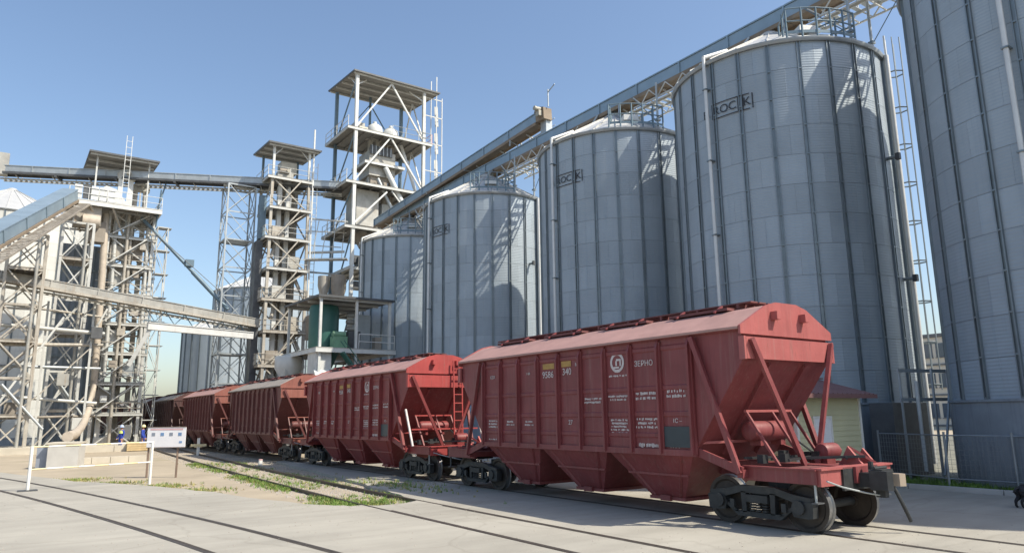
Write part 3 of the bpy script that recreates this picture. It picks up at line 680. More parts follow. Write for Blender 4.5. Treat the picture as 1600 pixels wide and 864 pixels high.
lowc, *_ = conveyor('silo_conveyor', 'long blue enclosed conveyor running over the tops of the silos', (XG, -14, 19.55), (XG, 57.2, 19.5), .75, .6, 'conveyor_blue', 'conveyor_brown', walk=1)
# trestles standing on the silo roofs
for (x, y) in SILOS:
    for dy in (-.9, .9):
        for s in (-1, 1): lowc.bar('trestle_leg', (XG+s*.5, y+dy, 19.45), (x+s*.95, y+dy*1.5, 18.45), .09, .09, 'galv')
    lowc.rod('discharge_spout', (XG, y, 19.5), (x, y, 19.2), .2, 'conveyor_blue')
# open lattice girder hung under the gallery on the side of the yard
gz0, gz1, gn = 19.32, 18.72, 60
for k in range(gn):
    ya, yb = -13.8+70.8*k/gn, -13.8+70.8*(k+1)/gn
    if any(math.hypot(XG-.62-x, y_-y) < 2.2 for x, y in SILOS for y_ in (ya, yb)): continue
    for x in (XG-.62, XG+1.35):
        lowc.bar('girder_web', (x, ya, gz0), (x, (ya+yb)/2, gz1), .05, .05, 'steel_pale'); lowc.bar('girder_web', (x, (ya+yb)/2, gz1), (x, yb, gz0), .05, .05, 'steel_pale')
        lowc.bar('girder_chord', (x, ya, gz1), (x, yb, gz1), .06, .07, 'steel_pale')
    lowc.bar('girder_strut', (XG-.62, ya, gz1), (XG+1.35, ya, gz1), .05, .05, 'steel_pale')
# posts and tie rods between the silos
for (x, y) in SILOS[1:]:
    ym = y-4.05
    for s in (-1, 1):
        lowc.rod('gallery_post', (XG+s*.8, ym, 16.7), (XG+s*.8, ym, 19.4), .06, 'galv')
        lowc.box('post_collar', (XG+s*.8, ym, 17.3), (.22, .22, .10), 'silo_rib')
        lowc.rod('tie_rod', (XG+s*.8, ym, 17.2), (XG+s*.6, ym-s*2.0, 19.4), .022, 'steel_blue', n=5)
upc, ud, us, uu = conveyor('feed_conveyor', 'upper inclined conveyor from the tall tower with drive head above the silos', (XG-.3, 60.5, 19.75), (XG-.3, 35.2, 21.05), .7, .58, 'conveyor_blue', 'conveyor_brown', walk=-1)
upc.put('drive_head', Joined().prism([(-.55, -.35), (.55, -.35), (.62, .1), (.45, .5), (0, .62), (-.5, .45)], -.34, .34, 'x').mesh('conveyor_brown'), Matrix.Translation((XG-.3, 34.9, 21.40)))
upc.rod('drive_motor', (XG-1.15, 34.7, 21.75), (XG-.68, 34.7, 21.75), .15, 'motor'); upc.box('gear_box', (XG-.78, 34.7, 21.45), (.26, .36, .36), 'motor')
upc.bar('head_mast', (XG-.3, 34.3, 21.9), (XG-.3, 34.3, 23.1), .06, .06, 'galv'); upc.bar('mast_arm', (XG-.3, 34.3, 22.9), (XG-.3, 33.6, 23.2), .05, .05, 'galv')
upc.box('head_chute', (XG-.1, 34.8, 20.6), (.5, .6, .95), 'galv')
for y_, zt in ((38, 20.7), (44, 20.4), (50, 20.1)):
    for s in (-1, 1):
        upc.bar('support_leg', (XG-.3+s*.45, y_, zt), (XG-.3+s*.5, y_, 20.3), .08, .08, 'galv')
    upc.bar('support_brace', (XG-.75, y_, zt-.05), (XG+.2, y_, 20.32), .05, .05, 'galv')

# ------------------------------------------------------------------ towers
def guard(t, pts, z, m, hgt=1.05, par=None):
    """railing along a polyline of (x, y)"""
    for a, b in zip(pts, pts[1:]):
        A, B = Vector((a[0], a[1], z)), Vector((b[0], b[1], z)); L = (B-A).length
        for hh in (hgt*.5, hgt): t.rod('guard_rail', A+Vector((0, 0, hh)), B+Vector((0, 0, hh)), .028, m, n=5)
        k = max(1, int(L/1.4))
        for i in range(k+1):
            p = A+(B-A)*(i/k); t.bar('guard_post', p, p+Vector((0, 0, hgt)), .05, .05, m)
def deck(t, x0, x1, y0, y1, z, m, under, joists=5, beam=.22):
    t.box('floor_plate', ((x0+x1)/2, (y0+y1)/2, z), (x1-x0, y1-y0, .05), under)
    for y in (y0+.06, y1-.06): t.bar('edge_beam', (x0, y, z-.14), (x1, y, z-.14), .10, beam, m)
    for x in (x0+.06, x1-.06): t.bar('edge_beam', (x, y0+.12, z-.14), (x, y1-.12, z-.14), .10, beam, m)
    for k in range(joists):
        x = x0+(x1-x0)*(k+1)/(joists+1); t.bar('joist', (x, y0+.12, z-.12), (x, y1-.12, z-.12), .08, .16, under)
def lattice(t, x0, x1, y0, y1, zs, leg, br, m, mb=None, faces='nsew', legw=.22, bw=.10, pattern='x', taper=0):
    mb = mb or m
    def c(x, y, z):
        k = taper*(zs[-1]-z)/(zs[-1]-zs[0]); mx, my = (x0+x1)/2, (y0+y1)/2
        return (mx+(x-mx)*(1+k), my+(y-my)*(1+k), z)
    for x in (x0, x1):
        for y in (y0, y1): t.bar('leg', c(x, y, zs[0]), c(x, y, zs[-1]), legw, legw, m)
    F = {'s': ((x0, y0), (x1, y0)), 'n': ((x0, y1), (x1, y1)), 'w': ((x0, y0), (x0, y1)), 'e': ((x1, y0), (x1, y1))}
    for f in faces:
        a, b = F[f]
        for i, (za, zb) in enumerate(zip(zs, zs[1:])):
            t.bar('girt', c(*a, zb), c(*b, zb), br, br*1.4, mb)
            if pattern == 'x' or (pattern == 'alt' and i % 2 == 0):
                t.bar('brace', c(*a, za), c(*b, zb), bw, bw, mb)
            if pattern == 'x' or (pattern == 'alt' and i % 2 == 1):
                t.bar('brace', c(*b, za), c(*a, zb), bw, bw, mb)
            if pattern == 'v':
                mid = ((a[0]+b[0])/2, (a[1]+b[1])/2)
                t.bar('brace', c(*a, za), c(*mid, zb-.1), bw, bw, mb); t.bar('brace', c(*b, za), c(*mid, zb-.1), bw, bw, mb)
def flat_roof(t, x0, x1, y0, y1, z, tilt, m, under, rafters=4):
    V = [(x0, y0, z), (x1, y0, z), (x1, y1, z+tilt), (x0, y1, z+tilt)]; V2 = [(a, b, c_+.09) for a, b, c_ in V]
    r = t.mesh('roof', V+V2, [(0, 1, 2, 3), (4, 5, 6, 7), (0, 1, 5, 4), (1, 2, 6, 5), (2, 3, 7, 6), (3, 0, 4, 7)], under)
    for k in range(rafters):
        y = y0+.3+(y1-y0-.6)*k/(rafters-1); zz = z+tilt*(y-y0)/(y1-y0)
        t.bar('rafter', (x0+.1, y, zz-.1), (x1-.1, y, zz-.1), .10, .18, m, r)
    for s in (0, 1):
        y = (y0, y1)[s]; t.bar('fascia', (x0-.04, y, z+s*tilt+.045), (x1+.04, y, z+s*tilt+.045), .05, .16, 'steel_dark', r)
    for x in (x0, x1): t.bar('fascia', (x, y0, z+.045), (x, y1, z+tilt+.045), .05, .16, 'steel_dark', r)
def ladder(t, p, z0, z1, m, w=.4, axis='x'):
    d = Vector((1, 0, 0)) if axis == 'x' else Vector((0, 1, 0)); p = Vector((p[0], p[1], 0)); Z = Vector((0, 0, 1))
    for s in (-1, 1): t.bar('ladder_rail', p+d*s*w/2+Z*z0, p+d*s*w/2+Z*z1, .05, .05, m)
    for k in range(int((z1-z0)/.6)): t.bar('ladder_rung', p-d*w/2+Z*(z0+.3+k*.6), p+d*w/2+Z*(z0+.3+k*.6), .035, .035, m)
def trunks(t, x, y, z0, z1, m, gap=.75, w=.34, axis='x'):
    """the two casings of a bucket elevator with boot and head"""
    dx, dy = (gap/2, 0) if axis == 'x' else (0, gap/2)
    for s in (-1, 1):
        n = max(2, int((z1-z0)/3))
        for i in range(n):
            a, b = z0+(z1-z0)*i/n, z0+(z1-z0)*(i+1)/n
            t.box('elevator_trunk', (x+s*dx, y+s*dy, (a+b)/2), (w, w*1.25, b-a-.05), m)
            t.box('trunk_flange', (x+s*dx, y+s*dy, b), (w+.12, w*1.25+.12, .06), m)
    hd = Joined().prism([(-.75, 0), (.75, 0), (.75, .45), (.45, .85), (.0, 1.0), (-.45, .85), (-.75, .45)], -.32, .32, 'y' if axis == 'x' else 'x').mesh('galv_dirty')
    h = t.put('elevator_head', hd, Matrix.Translation((x, y, z1)))
    t.rod('head_motor', (x+.3*(axis != 'x')+.1, y-.5, z1+.5), (x+.1, y-.95, z1+.5), .18, 'motor', h)
    t.box('elevator_boot', (x, y, z0+.4), (1.3 if axis == 'x' else .6, .6 if axis == 'x' else 1.3, .9), m)
# --- tall open tower behind the farthest silo
tt = Thing('elevator_tower', 'tallest open steel tower with flat roof, pale braces and machinery decks', 'tower', (28.9, 64.6, G))
TX0, TX1, TY0, TY1 = 25.25, 32.6, 62.0, 67.3
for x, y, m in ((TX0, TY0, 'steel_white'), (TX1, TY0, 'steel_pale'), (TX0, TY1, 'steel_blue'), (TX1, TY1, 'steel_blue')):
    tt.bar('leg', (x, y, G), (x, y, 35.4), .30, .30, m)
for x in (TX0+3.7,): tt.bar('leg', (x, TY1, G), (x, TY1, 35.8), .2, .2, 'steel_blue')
LV = [3.5, 7.5, 12.0, 16.0, 19.9, 24.3, 29.7]
for i, z in enumerate(LV):
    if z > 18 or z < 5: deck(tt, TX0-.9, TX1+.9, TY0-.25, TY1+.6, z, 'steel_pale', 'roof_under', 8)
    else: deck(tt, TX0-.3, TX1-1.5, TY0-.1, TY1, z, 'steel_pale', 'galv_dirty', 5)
    if z > 18: guard(tt, [(TX0-.85, TY1+.5), (TX0-.85, TY0-.2)], z, 'steel_pale')
guard(tt, [(TX0+3.8, TY0-.2), (TX1+.8, TY0-.2)], 29.7, 'galv'); guard(tt, [(TX1+.85, TY0-.2), (TX1+.85, TY1+.5)], 29.7, 'orange_rail'); guard(tt, [(TX1+.85, TY0-.2), (TX1+.85, TY1+.5)], 24.3, 'orange_rail')
for za, zb in ((29.8, 35.2), (24.4, 29.5)):
    xm = (TX0+TX1)/2
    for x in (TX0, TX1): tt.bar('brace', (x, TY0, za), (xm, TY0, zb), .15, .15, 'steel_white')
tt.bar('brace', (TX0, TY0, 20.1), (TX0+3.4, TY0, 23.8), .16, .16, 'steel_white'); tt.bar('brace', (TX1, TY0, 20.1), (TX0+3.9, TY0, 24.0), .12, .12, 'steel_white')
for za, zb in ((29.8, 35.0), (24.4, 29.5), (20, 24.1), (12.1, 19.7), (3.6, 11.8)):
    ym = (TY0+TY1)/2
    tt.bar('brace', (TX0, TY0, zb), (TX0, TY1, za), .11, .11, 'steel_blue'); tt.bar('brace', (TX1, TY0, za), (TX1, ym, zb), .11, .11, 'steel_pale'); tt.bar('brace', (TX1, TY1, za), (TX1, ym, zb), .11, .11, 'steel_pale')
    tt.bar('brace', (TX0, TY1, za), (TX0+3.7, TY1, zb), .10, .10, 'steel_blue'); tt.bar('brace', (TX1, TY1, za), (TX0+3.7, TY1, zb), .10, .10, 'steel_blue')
flat_roof(tt, TX0-.5, TX1+1.6, TY0-.5, TY1+1.2, 35.35, .55, 'steel_pale', 'roof_under', 5)
for x in (TX0, TX1): tt.bar('knee_brace', (x, TY0, 34.0), (x+.0, TY0+1.4, 35.35), .10, .10, 'steel_white'); tt.bar('knee_brace', (x, TY0, 34.2), (x+(1.3 if x == TX0 else -1.3), TY0+.8, 35.3), .10, .10, 'steel_white')
# stair mast on the right
for dx in (.0, 1.1):
    for dy in (0, 1.2): tt.bar('stair_post', (TX1+1.7+dx*.6, TY0+.4+dy, 18), (TX1+1.7+dx*.6, TY0+.4+dy, 37.6 if dx == 0 else 35.3), .08, .08, 'steel_white')
for z in (21, 24, 27, 30, 33, 35): tt.bar('stair_tie', (TX1, TY0+.4, z), (TX1+2.4, TY0+.4, z), .08, .08, 'steel_white')
for k in range(5): tt.bar('stair_flight', (TX1+1.75, TY0+.4, 20+k*3), (TX1+2.3, TY0+1.6, 22.8+k*3), .35, .08, 'steel_pale')
# machines on the decks
dome = lathe([(.02, 0), (.75, 0), (.80, .1), (.80, .75), (.70, 1.05), (.42, 1.28), (.18, 1.36), (.18, 1.6), (.02, 1.6)], 'steel_white', 20)
for x, y in ((TX0+2.7, TY0+1.7), (TX0+4.5, TY0+1.8)): tt.put('elevator_head', dome, Matrix.Translation((x, y, 29.9)))
tt.box('head_casing', (TX0+1.2, TY0+2.6, 30.5), (1.0, 1.5, 1.4), 'galv_dirty'); tt.rod('drive_motor', (TX0+.8, TY0+1.3, 30.3), (TX0+1.7, TY0+1.3, 30.3), .28, 'motor')
tt.box('cleaner', (TX0+3.4, TY0+2.5, 27.0), (2.8, 2.6, 2.6), 'galv_dirty'); tt.box('cleaner_hopper', (TX0+3.2, TY0+2.4, 25.2), (1.8, 1.8, 1.2), 'steel_rusty')
tt.box('cleaner_grille', (TX0+3.2, TY0+1.1, 28.3), (2.4, .1, .9), 'steel_dark')
for k in range(6): tt.box('grille_bar', (TX0+2.2+k*.4, TY0+1.02, 28.3), (.08, .08, .95), 'galv')
deck(tt, TX0+1.3, TX0+5.6, TY0+.6, TY0+4, 26.9, 'steel_white', 'galv_dirty', 4)
tt.rod('main_spout', (TX0+3.6, TY0+.9, 26.6), (TX0+6.4, TY0-.2, 20.4), .26, 'steel_white', n=14)
tt.rod('spout', (TX0+2.9, TY0+1.1, 25.4), (TX0+5.2, TY0+.3, 20.2), .17, 'galv'); tt.rod('spout', (TX0+5.6, TY0+1.6, 29.6), (TX1-.2, TY0+1.0, 24.4), .17, 'steel_white')
tt.box('bin', (TX0+1.9, TY0+2.4, 22.2), (2.3, 2.6, 3.6), 'galv_dirty'); tt.box('bin', (TX0+4.6, TY0+2.6, 21.6), (2.0, 2.2, 2.8), 'steel_pale')
tt.put('bin_cone', lathe([(1.25, 0), (1.2, .1), (.3, -1.6), (.2, -1.6)], 'steel_rusty', 14), Matrix.Translation((TX0+2.0, TY0+2.4, 20.0)))
trunks(tt, TX0+2.7, TY0+1.9, G, 29.6, 'galv_dirty'); trunks(tt, TX0+4.6, TY0+2.6, G, 29.6, 'steel_rusty')
for k in range(3): tt.box('fan_box', (TX0+1.5+k*1.9, TY0+1.2, 16.7+.1*k), (1.1, 1.0, 1.0), ('steel_dark', 'galv_dirty', 'steel_rusty')[k])
for z in (17.0, 14.5): tt.box('duct', (TX0+2.2, TY0+1.5, z), (3.2, 1.1, .7), 'steel_dark')
# --- brown elevator tower in the middle
mt = Thing('elevator_tower', 'slim rusty elevator tower with many landings under a small flat roof', 'tower', (20.3, 67.2, G))
MX0, MX1, MY0, MY1 = 18.6, 22.0, 65.4, 69.0
ZS = [G, 3.6, 6.8, 9.9, 12.8, 15.7, 18.6, 21.5, 24.4]
lattice(mt, MX0, MX1, MY0, MY1, ZS, .2, .12, 'steel_tan', 'steel_tan', legw=.24, bw=.11, pattern='alt', taper=.10)
for i, z in enumerate(ZS[1:]):
    m = 'steel_pale' if z > 14 else 'steel_tan'
    ex = .55 if i % 2 else .25
    deck(mt, MX0-ex, MX1+.25, MY0-.35, MY1+.3, z+.12, m, 'roof_under' if z > 10 else 'steel_rusty', 4, .2)
    guard(mt, [(MX0-ex, MY1), (MX0-ex, MY0-.3), (MX1+.2, MY0-.3)], z+.14, 'steel_tan' if z < 14 else 'steel_pale', .95)
    if i: mt.bar('stair_flight', (MX0+.6, MY0-.15, ZS[i]+.2), (MX1-.8, MY0-.15, z), .5, .10, 'steel_tan')
for x in (MX0, MX1):
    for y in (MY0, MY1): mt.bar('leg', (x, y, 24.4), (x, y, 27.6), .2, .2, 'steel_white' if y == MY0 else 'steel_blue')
flat_roof(mt, MX0-.7, MX1+.9, MY0-.7, MY1+1.0, 27.6, .3, 'steel_pale', 'roof_under', 4)
for x in (MX0, MX1): mt.bar('knee_brace', (x, MY0, 26.6), (x+(.9 if x == MX0 else -.9), MY0, 27.6), .08, .08, 'steel_pale')
trunks(mt, 20.0, 66.5, G, 24.9, 'steel_white', .8, .36); trunks(mt, 20.9, 67.9, G, 24.0, 'steel_rusty', .8, .4)
mt.box('head_casing', (20.3, 66.8, 25.9), (1.5, 1.2, 1.1), 'motor'); mt.rod('drive_motor', (19.4, 66.2, 25.5), (20.3, 66.2, 25.5), .26, 'steel_rusty')
for k, (x, y, z, m) in enumerate(((19.4, 66.2, 7.6, 'steel_rusty'), (21.2, 66.3, 10.8, 'steel_tan'), (19.7, 66.3, 13.6, 'steel_pale'), (21.0, 66.3, 16.5, 'galv_dirty'), (19.5, 66.5, 19.3, 'steel_tan'), (21.2, 66.2, 4.6, 'steel_dark'), (19.6, 66.2, 1.4, 'steel_rusty'))):
    mt.box('machine_box', (x, y, z), (1.1, 1.0, 1.3), m)
    mt.rod('spout', (x, y, z-.6), (x+(.7 if k % 2 else -.5), y-.4, z-2.4), .16, 'steel_tan')
mt.box('dust_duct', (MX0-.5, MY0+1.2, 20.7), (.55, .7, 4.2), 'steel_blue'); mt.box('dust_duct', (MX0-.62, MY0+1.4, 9.5), (.6, .9, 17.8), 'steel_dark')
mt.bar('mast', (MX1+.35, MY0-.2, 12), (MX1+.35, MY0-.2, 29.9), .13, .13, 'steel_white')
ladder(mt, (MX1+.6, MY0-.2), 3, 26.5, 'steel_pale')
# --- white receiving tower at left
lt = Thing('receiving_tower', 'white topped lattice elevator tower at the left, small flat roof over its head', 'tower', (7.6, 73.2, G))
LX0, LX1, LY0, LY1 = 6.1, 9.7, 71.2, 75.0
ZL = [G, 2.8, 5.4, 8.0, 10.6, 13.2, 15.8, 18.4, 20.6]
lattice(lt, LX0, LX1, LY0, LY1, ZL, .2, .12, 'steel_pale', 'steel_pale', legw=.24, bw=.10, pattern='x')
for i, z in enumerate(ZL[1:-1]):
    deck(lt, LX0-.2, LX1+.3, LY0-.2, LY1, z, 'steel_pale', 'galv_dirty', 3, .16)
    guard(lt, [(LX0-.2, LY0-.2), (LX1+.3, LY0-.2)], z, 'steel_tan', .9)
deck(lt, 2.7, 10.0, 69.2, 76.4, 20.75, 'steel_white', 'steel_tan', 7, .42)
guard(lt, [(2.75, 76.3), (2.75, 69.25), (9.95, 69.25), (9.95, 76.3)], 20.8, 'steel_white', 1.1)
for x in (2.75, 4.4, 6.1): lt.bar('corbel', (x, 69.3, 20.4), (x+1.2, 71.2, 18.4), .14, .14, 'steel_tan')
for k in range(5): lt.box('side_panel', (3.4+k*.62, 69.32, 21.5), (.56, .05, 1.2), 'steel_white' if k != 1 else 'steel_dark')
lt.put('discharge_hood', Joined().prism([(-1.1, 0), (1.1, 0), (1.1, .5), (.3, 1.5), (-.5, 1.7), (-1.1, 1.2)], -.7, .7, 'y').mesh('steel_white'), Matrix.Translation((6.0, 70.6, 20.8)))
lt.box('hopper_box', (4.3, 70.6, 19.6), (2.0, 1.8, 1.7), 'steel_tan'); lt.rod('pulley', (3.9, 69.4, 19.0), (5.2, 69.4, 19.0), .55, 'pipe_tan', n=18)
lt.box('chute', (5.2, 71, 18.4), (1.2, 1.2, 1.8), 'steel_rusty')
for x in (4.7, 8.9):
    for y in (71.2, 75.9): lt.bar('roof_post', (x, y, 20.8), (x, y, 25.6), .13, .13, 'steel_pale')
flat_roof(lt, 4.0, 9.6, 70.4, 77.2, 25.6, .25, 'steel_pale', 'roof_under', 4)
trunks(lt, 7.2, 72.3, G, 24.0, 'steel_white', .85, .38); trunks(lt, 8.6, 73.4, G, 23.4, 'steel_tan', .85, .38)
ladder(lt, (7.0, 70.35), 20.8, 27.6, 'steel_white', .45)
for k, (x, z, m) in enumerate(((6.9, 4.2, 'steel_rusty'), (8.6, 6.6, 'galv'), (7.2, 9.4, 'steel_pale'), (8.9, 12.0, 'steel_tan'), (7.0, 14.6, 'galv_dirty'), (8.5, 17.1, 'steel_rusty'), (8.8, 1.2, 'steel_pale'), (6.9, 17.0, 'steel_tan'))):
    lt.box('machine_box', (x, 71.9, z), (1.0, .9, 1.2), m)
for x in (6.6, 7.8, 9.2): lt.rod('spout', (x, 71.4, 19.5), (x+.3, 71.1, 6.0), .15, ('steel_tan', 'steel_pale', 'steel_tan')[int(x*7) % 3])
lt.put('grain_spout', tube_mesh([(5.75, 70.9, 20.2), (5.95, 70.7, 12), (6.05, 70.4, 5.5), (5.9, 69.6, 3.6), (5.3, 66.5, 2.1), (4.6, 60, 1.7), (3.4, 48, 1.45), (2.9, 45, 1.4)], .27, 'pipe_tan', 12))
lt.bar('hanger', (9.9, 70, 22.9), (9.7, 70.2, 19.4), .1, .1, 'steel_blue'); lt.bar('hanger', (10.5, 71.2, 24.4), (9.7, 71.0, 20.6), .1, .1, 'steel_blue')
for k in range(7): lt.bar('stair_flight', (LX0+.3, LY0-.4, ZL[k+1]+.1), (LX1-.5, LY0-.4, ZL[k+2]-.1), .45, .09, 'steel_pale')
for x, y, m in ((6.55, 73.6, 'steel_tan'), (8.0, 74.3, 'steel_pale'), (9.2, 74.5, 'steel_rusty'), (7.6, 71.0, 'steel_tan')): lt.rod('riser_pipe', (x, y, .2), (x, y, 20.4), .13, m)
for k, z in enumerate((3.4, 6.4, 9.2, 11.8, 14.4, 17.0)):
    lt.rod('cross_pipe', (LX0-.6, LY0+.2+.2*k, z), (LX1+.5, LY0+.5, z+.5), .09, ('steel_tan', 'galv', 'steel_rusty')[k % 3]); lt.box('junction_box', (LX0+.8+.4*k, LY0-.2, z+.6), (.5, .4, .6), ('steel_white', 'steel_rusty', 'steel_tan')[k % 3])
# light mast-like stair lattice on its right
st = Thing('stair_mast', 'thin lattice stair mast on the right flank of the receiving tower', 'mast', (10.6, 72.5, G))
lattice(st, 10.1, 11.0, 71.6, 72.6, [G]+[2.2*k for k in range(1, 10)], .06, .06, 'steel_pale', legw=.07, bw=.045, pattern='alt')
for k in range(1, 10): st.box('landing', (10.75, 72.1, 2.2*k), (1.1, .9, .05), 'galv')
# --- lattice supports at the far left
for nm, lab, x0, x1, y0, y1, zt in (('support_trestle', 'lattice trestle under the inclined conveyor at the left edge', -.9, 1.5, 64.2, 66.6, 16.2), ('support_trestle', 'dark lattice trestle between the pale silo and the receiving tower', 2.6, 4.8, 68.8, 71.4, 18.6)):
    s_ = Thing(nm, lab, 'trestle', ((x0+x1)/2, (y0+y1)/2, G), 'conveyor trestles at the left')
    zz = [G+(zt-G)*k/6 for k in range(7)]
    lattice(s_, x0, x1, y0, y1, zz, .12, .12, 'steel_tan' if x0 < 0 else 'steel_pale', legw=.20, bw=.10, pattern='x')
    for z in zz[1::2]: deck(s_, x0-.1, x1+.1, y0-.1, y1+.1, z+.1, 'steel_tan', 'steel_rusty', 3, .14)
    s_.rod('drain_pipe', (x1-.5, y0-.2, .2), (x1-.5, y0-.2, zt), .12, 'galv_dirty')
    s_.rod('drain_pipe', (x0+.6, y0-.1, zt*.3), (x1+1.0, y0-.3, zt*.1), .1, 'galv'); s_.bar('brace', (x0, y0-.1, 2.5), (x1+1.6, y0+.4, zt*.62), .14, .14, 'steel_pale')
mzz = Thing('dust_filter', 'dark filter housing with ribs standing behind the trestles', 'filter', (4.6, 77.5, G))
mzz.box('housing', (4.6, 78, 9.2), (3.4, 2.6, 18.4), 'silo_plinth')
for k in range(8): mzz.box('housing_rib', (3.1+k*.43, 76.66, 9.2), (.1, .1, 18.2), 'silo_rib')
for z in (4, 8, 12, 16): mzz.box('housing_band', (4.6, 76.62, z), (3.5, .12, .2), 'silo_rib')
pr_ = Thing('pipe_rack', 'low rack of horizontal pipes across the left trestles', 'pipe rack', (2, 66.9, G))
for k, (z, zb, m, r_) in enumerate(((9.6, 9.2, 'steel_pale', .16), (7.9, 8.3, 'steel_tan', .14), (6.4, 6.4, 'galv', .12), (4.4, 3.6, 'steel_pale', .13), (2.4, 2.6, 'steel_rusty', .1), (11.4, 10.8, 'steel_tan', .1))):
    pr_.rod('pipe', (-3.4, 66.9+.12*k, z), (6.2, 67.3+.4*k, zb), r_, m)
for x in (-2.0, 2.1, 5.3):
    pr_.bar('rack_post', (x, 67.4, G), (x, 67.4, 11.6), .16, .16, 'steel_pale')
for x0_, x1_ in ((-2.0, 2.1), (2.1, 5.3)):
    for za, zb in ((.3, 4.2), (4.2, 8.0), (8.0, 11.4)): pr_.bar('rack_brace', (x0_, 67.4, za), (x1_, 67.4, zb), .09, .09, 'steel_tan')
for k, (x, z) in enumerate(((.4, 3.2), (3.6, 5.4), (4.9, 2.0), (1.2, 8.8), (5.6, 9.2))): pr_.box('valve_box', (x, 67.1, z), (.8, .7, .9), ('steel_rusty', 'galv_dirty', 'steel_pale', 'steel_tan', 'steel_dark')[k])
# --- conveyors at left
conveyor('inclined_conveyor', 'blue covered inclined conveyor climbing from the left edge to the white tower head', (-9.4, 28, .15), (2.9, 69.3, 20.7), 1.1, .8, 'conveyor_blue', 'conveyor_brown', seg=4, walk=1, rails=False, walk_m='steel_rusty')
hc, *_ = conveyor('bridge_conveyor', 'level conveyor bridge high between the left tower and the tall tower', (-2.6, 76.7, 24.2), (25.0, 64.55, 24.2), .9, .5, 'galv', 'steel_dark', walk=-1)
hc.box('tail_drive', (-2.2, 76.4, 24.9), (.8, .9, 2.0), 'galv_dirty'); hc.rod('drive_motor', (-3.6, 76.8, 24.5), (-2.4, 76.4, 24.5), .2, 'motor')
for f in range(1, 6):
    p = Vector((-2.6, 76.7, 23.9)).lerp(Vector((25.0, 64.55, 23.9)), f/6); hc.bar('saddle', p-Vector((.3, .6, 0)), p+Vector((.3, .6, 0)), .16, .2, 'steel_dark')
lc, *_ = conveyor('transfer_conveyor', 'pale transfer conveyor sloping down to the brown tower at mid height', (-4.5, 65.6, 13.2), (18.3, 66.4, 10.5), .75, .5, 'galv_dirty', 'steel_tan', walk=-1)
for f in range(6):
    p = Vector((8.9, 66.1, 11.4)).lerp(Vector((18.2, 66.4, 10.3)), f/6); q = Vector((8.9, 66.1, 11.4)).lerp(Vector((18.2, 66.4, 10.3)), (f+.5)/6); r_ = Vector((8.9, 66.1, 11.4)).lerp(Vector((18.2, 66.4, 10.3)), (f+1)/6); dz = Vector((0, 0, -1.0))
    lc.bar('truss_web', p, q+dz, .07, .07, 'steel_blue'); lc.bar('truss_web', q+dz, r_, .07, .07, 'steel_blue'); lc.bar('truss_chord', p+dz, r_+dz, .08, .08, 'steel_blue')
lb = Thing('box_beam', 'short pale box girder just below the transfer conveyor', 'beam', (8.4, 66, 9.6))
lb.bar('girder', (9.0, 65.0, 9.75), (17.6, 65.6, 9.45), .5, .55, 'steel_white'); lb.bar('girder_flange', (9.0, 65.0, 10.05), (17.6, 65.6, 9.75), .62, .06, 'steel_white'); lb.bar('strut', (9.2, 65.0, 9.5), (7.9, 65.2, 6.5), .22, .3, 'steel_pale')
sp = Thing('inclined_spout', 'long thin blue pipe slanting down from the white tower to the pylon', 'pipe', (8.8, 71, 20.2))
sp.rod('pipe', (8.6, 71.0, 20.3), (15.9, 67.9, 12.0), .15, 'steel_blue'); sp.rod('cable', (8.4, 70.6, 20.0), (15.0, 67.6, 13.6), .03, 'steel_dark', n=5)
sp.box('valve', (12.6, 69.3, 16.2), (.7, .6, .6), 'steel_blue'); sp.rod('pipe_sleeve', (12.9, 69.15, 15.4), (15.9, 67.9, 12.0), .2, 'steel_blue')
# --- lattice pylon under the bridge conveyor
py = Thing('lattice_pylon', 'tall slender grey lattice pylon carrying the bridge conveyor', 'pylon', (16.5, 69, G))
lattice(py, 15.2, 17.7, 67.6, 69.8, [G]+[2.65*k for k in range(1, 10)], .07, .08, 'galv', legw=.13, bw=.06, pattern='x')
py.bar('cap_beam', (15.0, 68.7, 24.0), (17.9, 68.7, 24.0), .3, .3, 'steel_pale')
for z in (18.6, 8.0): py.box('landing', (16.4, 68.7, z), (2.4, 2.0, .06), 'galv')
# --- pipe bridges between the brown and the tall tower
pb = Thing('pipe_bridge', 'pipes and light walkways linking the brown tower to the tall tower', 'pipe bridge', (23.6, 64.5, 12))
for k, (z, zb, r) in enumerate(((21.0, 20.6, .08), (19.8, 19.6, .06), (17.7, 17.8, .12), (15.9, 15.6, .09), (13.4, 13.8, .12), (18.6, 18.4, .05))):
    pb.rod('pipe', (22.2, 65.6+k*.2, z), (25.3, 63.4+k*.3, zb), r, ('steel_pale', 'steel_white', 'steel_pale', 'galv')[k % 4])
for z in (16.9, 12.9): pb.bar('walkway', (22.0, 65.5, z), (25.3, 63.2, z), .8, .12, 'steel_pale')
for k in range(4): pb.bar('hanger', (22.5+k*.8, 65.2-k*.5, 17), (23.0+k*.7, 64.8-k*.4, 20.9), .06, .06, 'steel_pale')
pb.put('cyclone', lathe([(.1, 2.2), (.55, 2.1), (.55, 1.2), (.18, -.4), (.1, -.4)], 'steel_tan', 16), Matrix.Translation((23.6, 64.6, 13.2)))
pb.put('cyclone', lathe([(.1, 3.0), (.7, 2.9), (.7, 1.6), (.2, -.4), (.1, -.4)], 'steel_rusty', 16), Matrix.Translation((24.6, 63.4, 12.4)))
pb.box('fan_unit', (23.2, 64.8, 10.4), (2.0, 1.6, 2.2), 'steel_rusty')
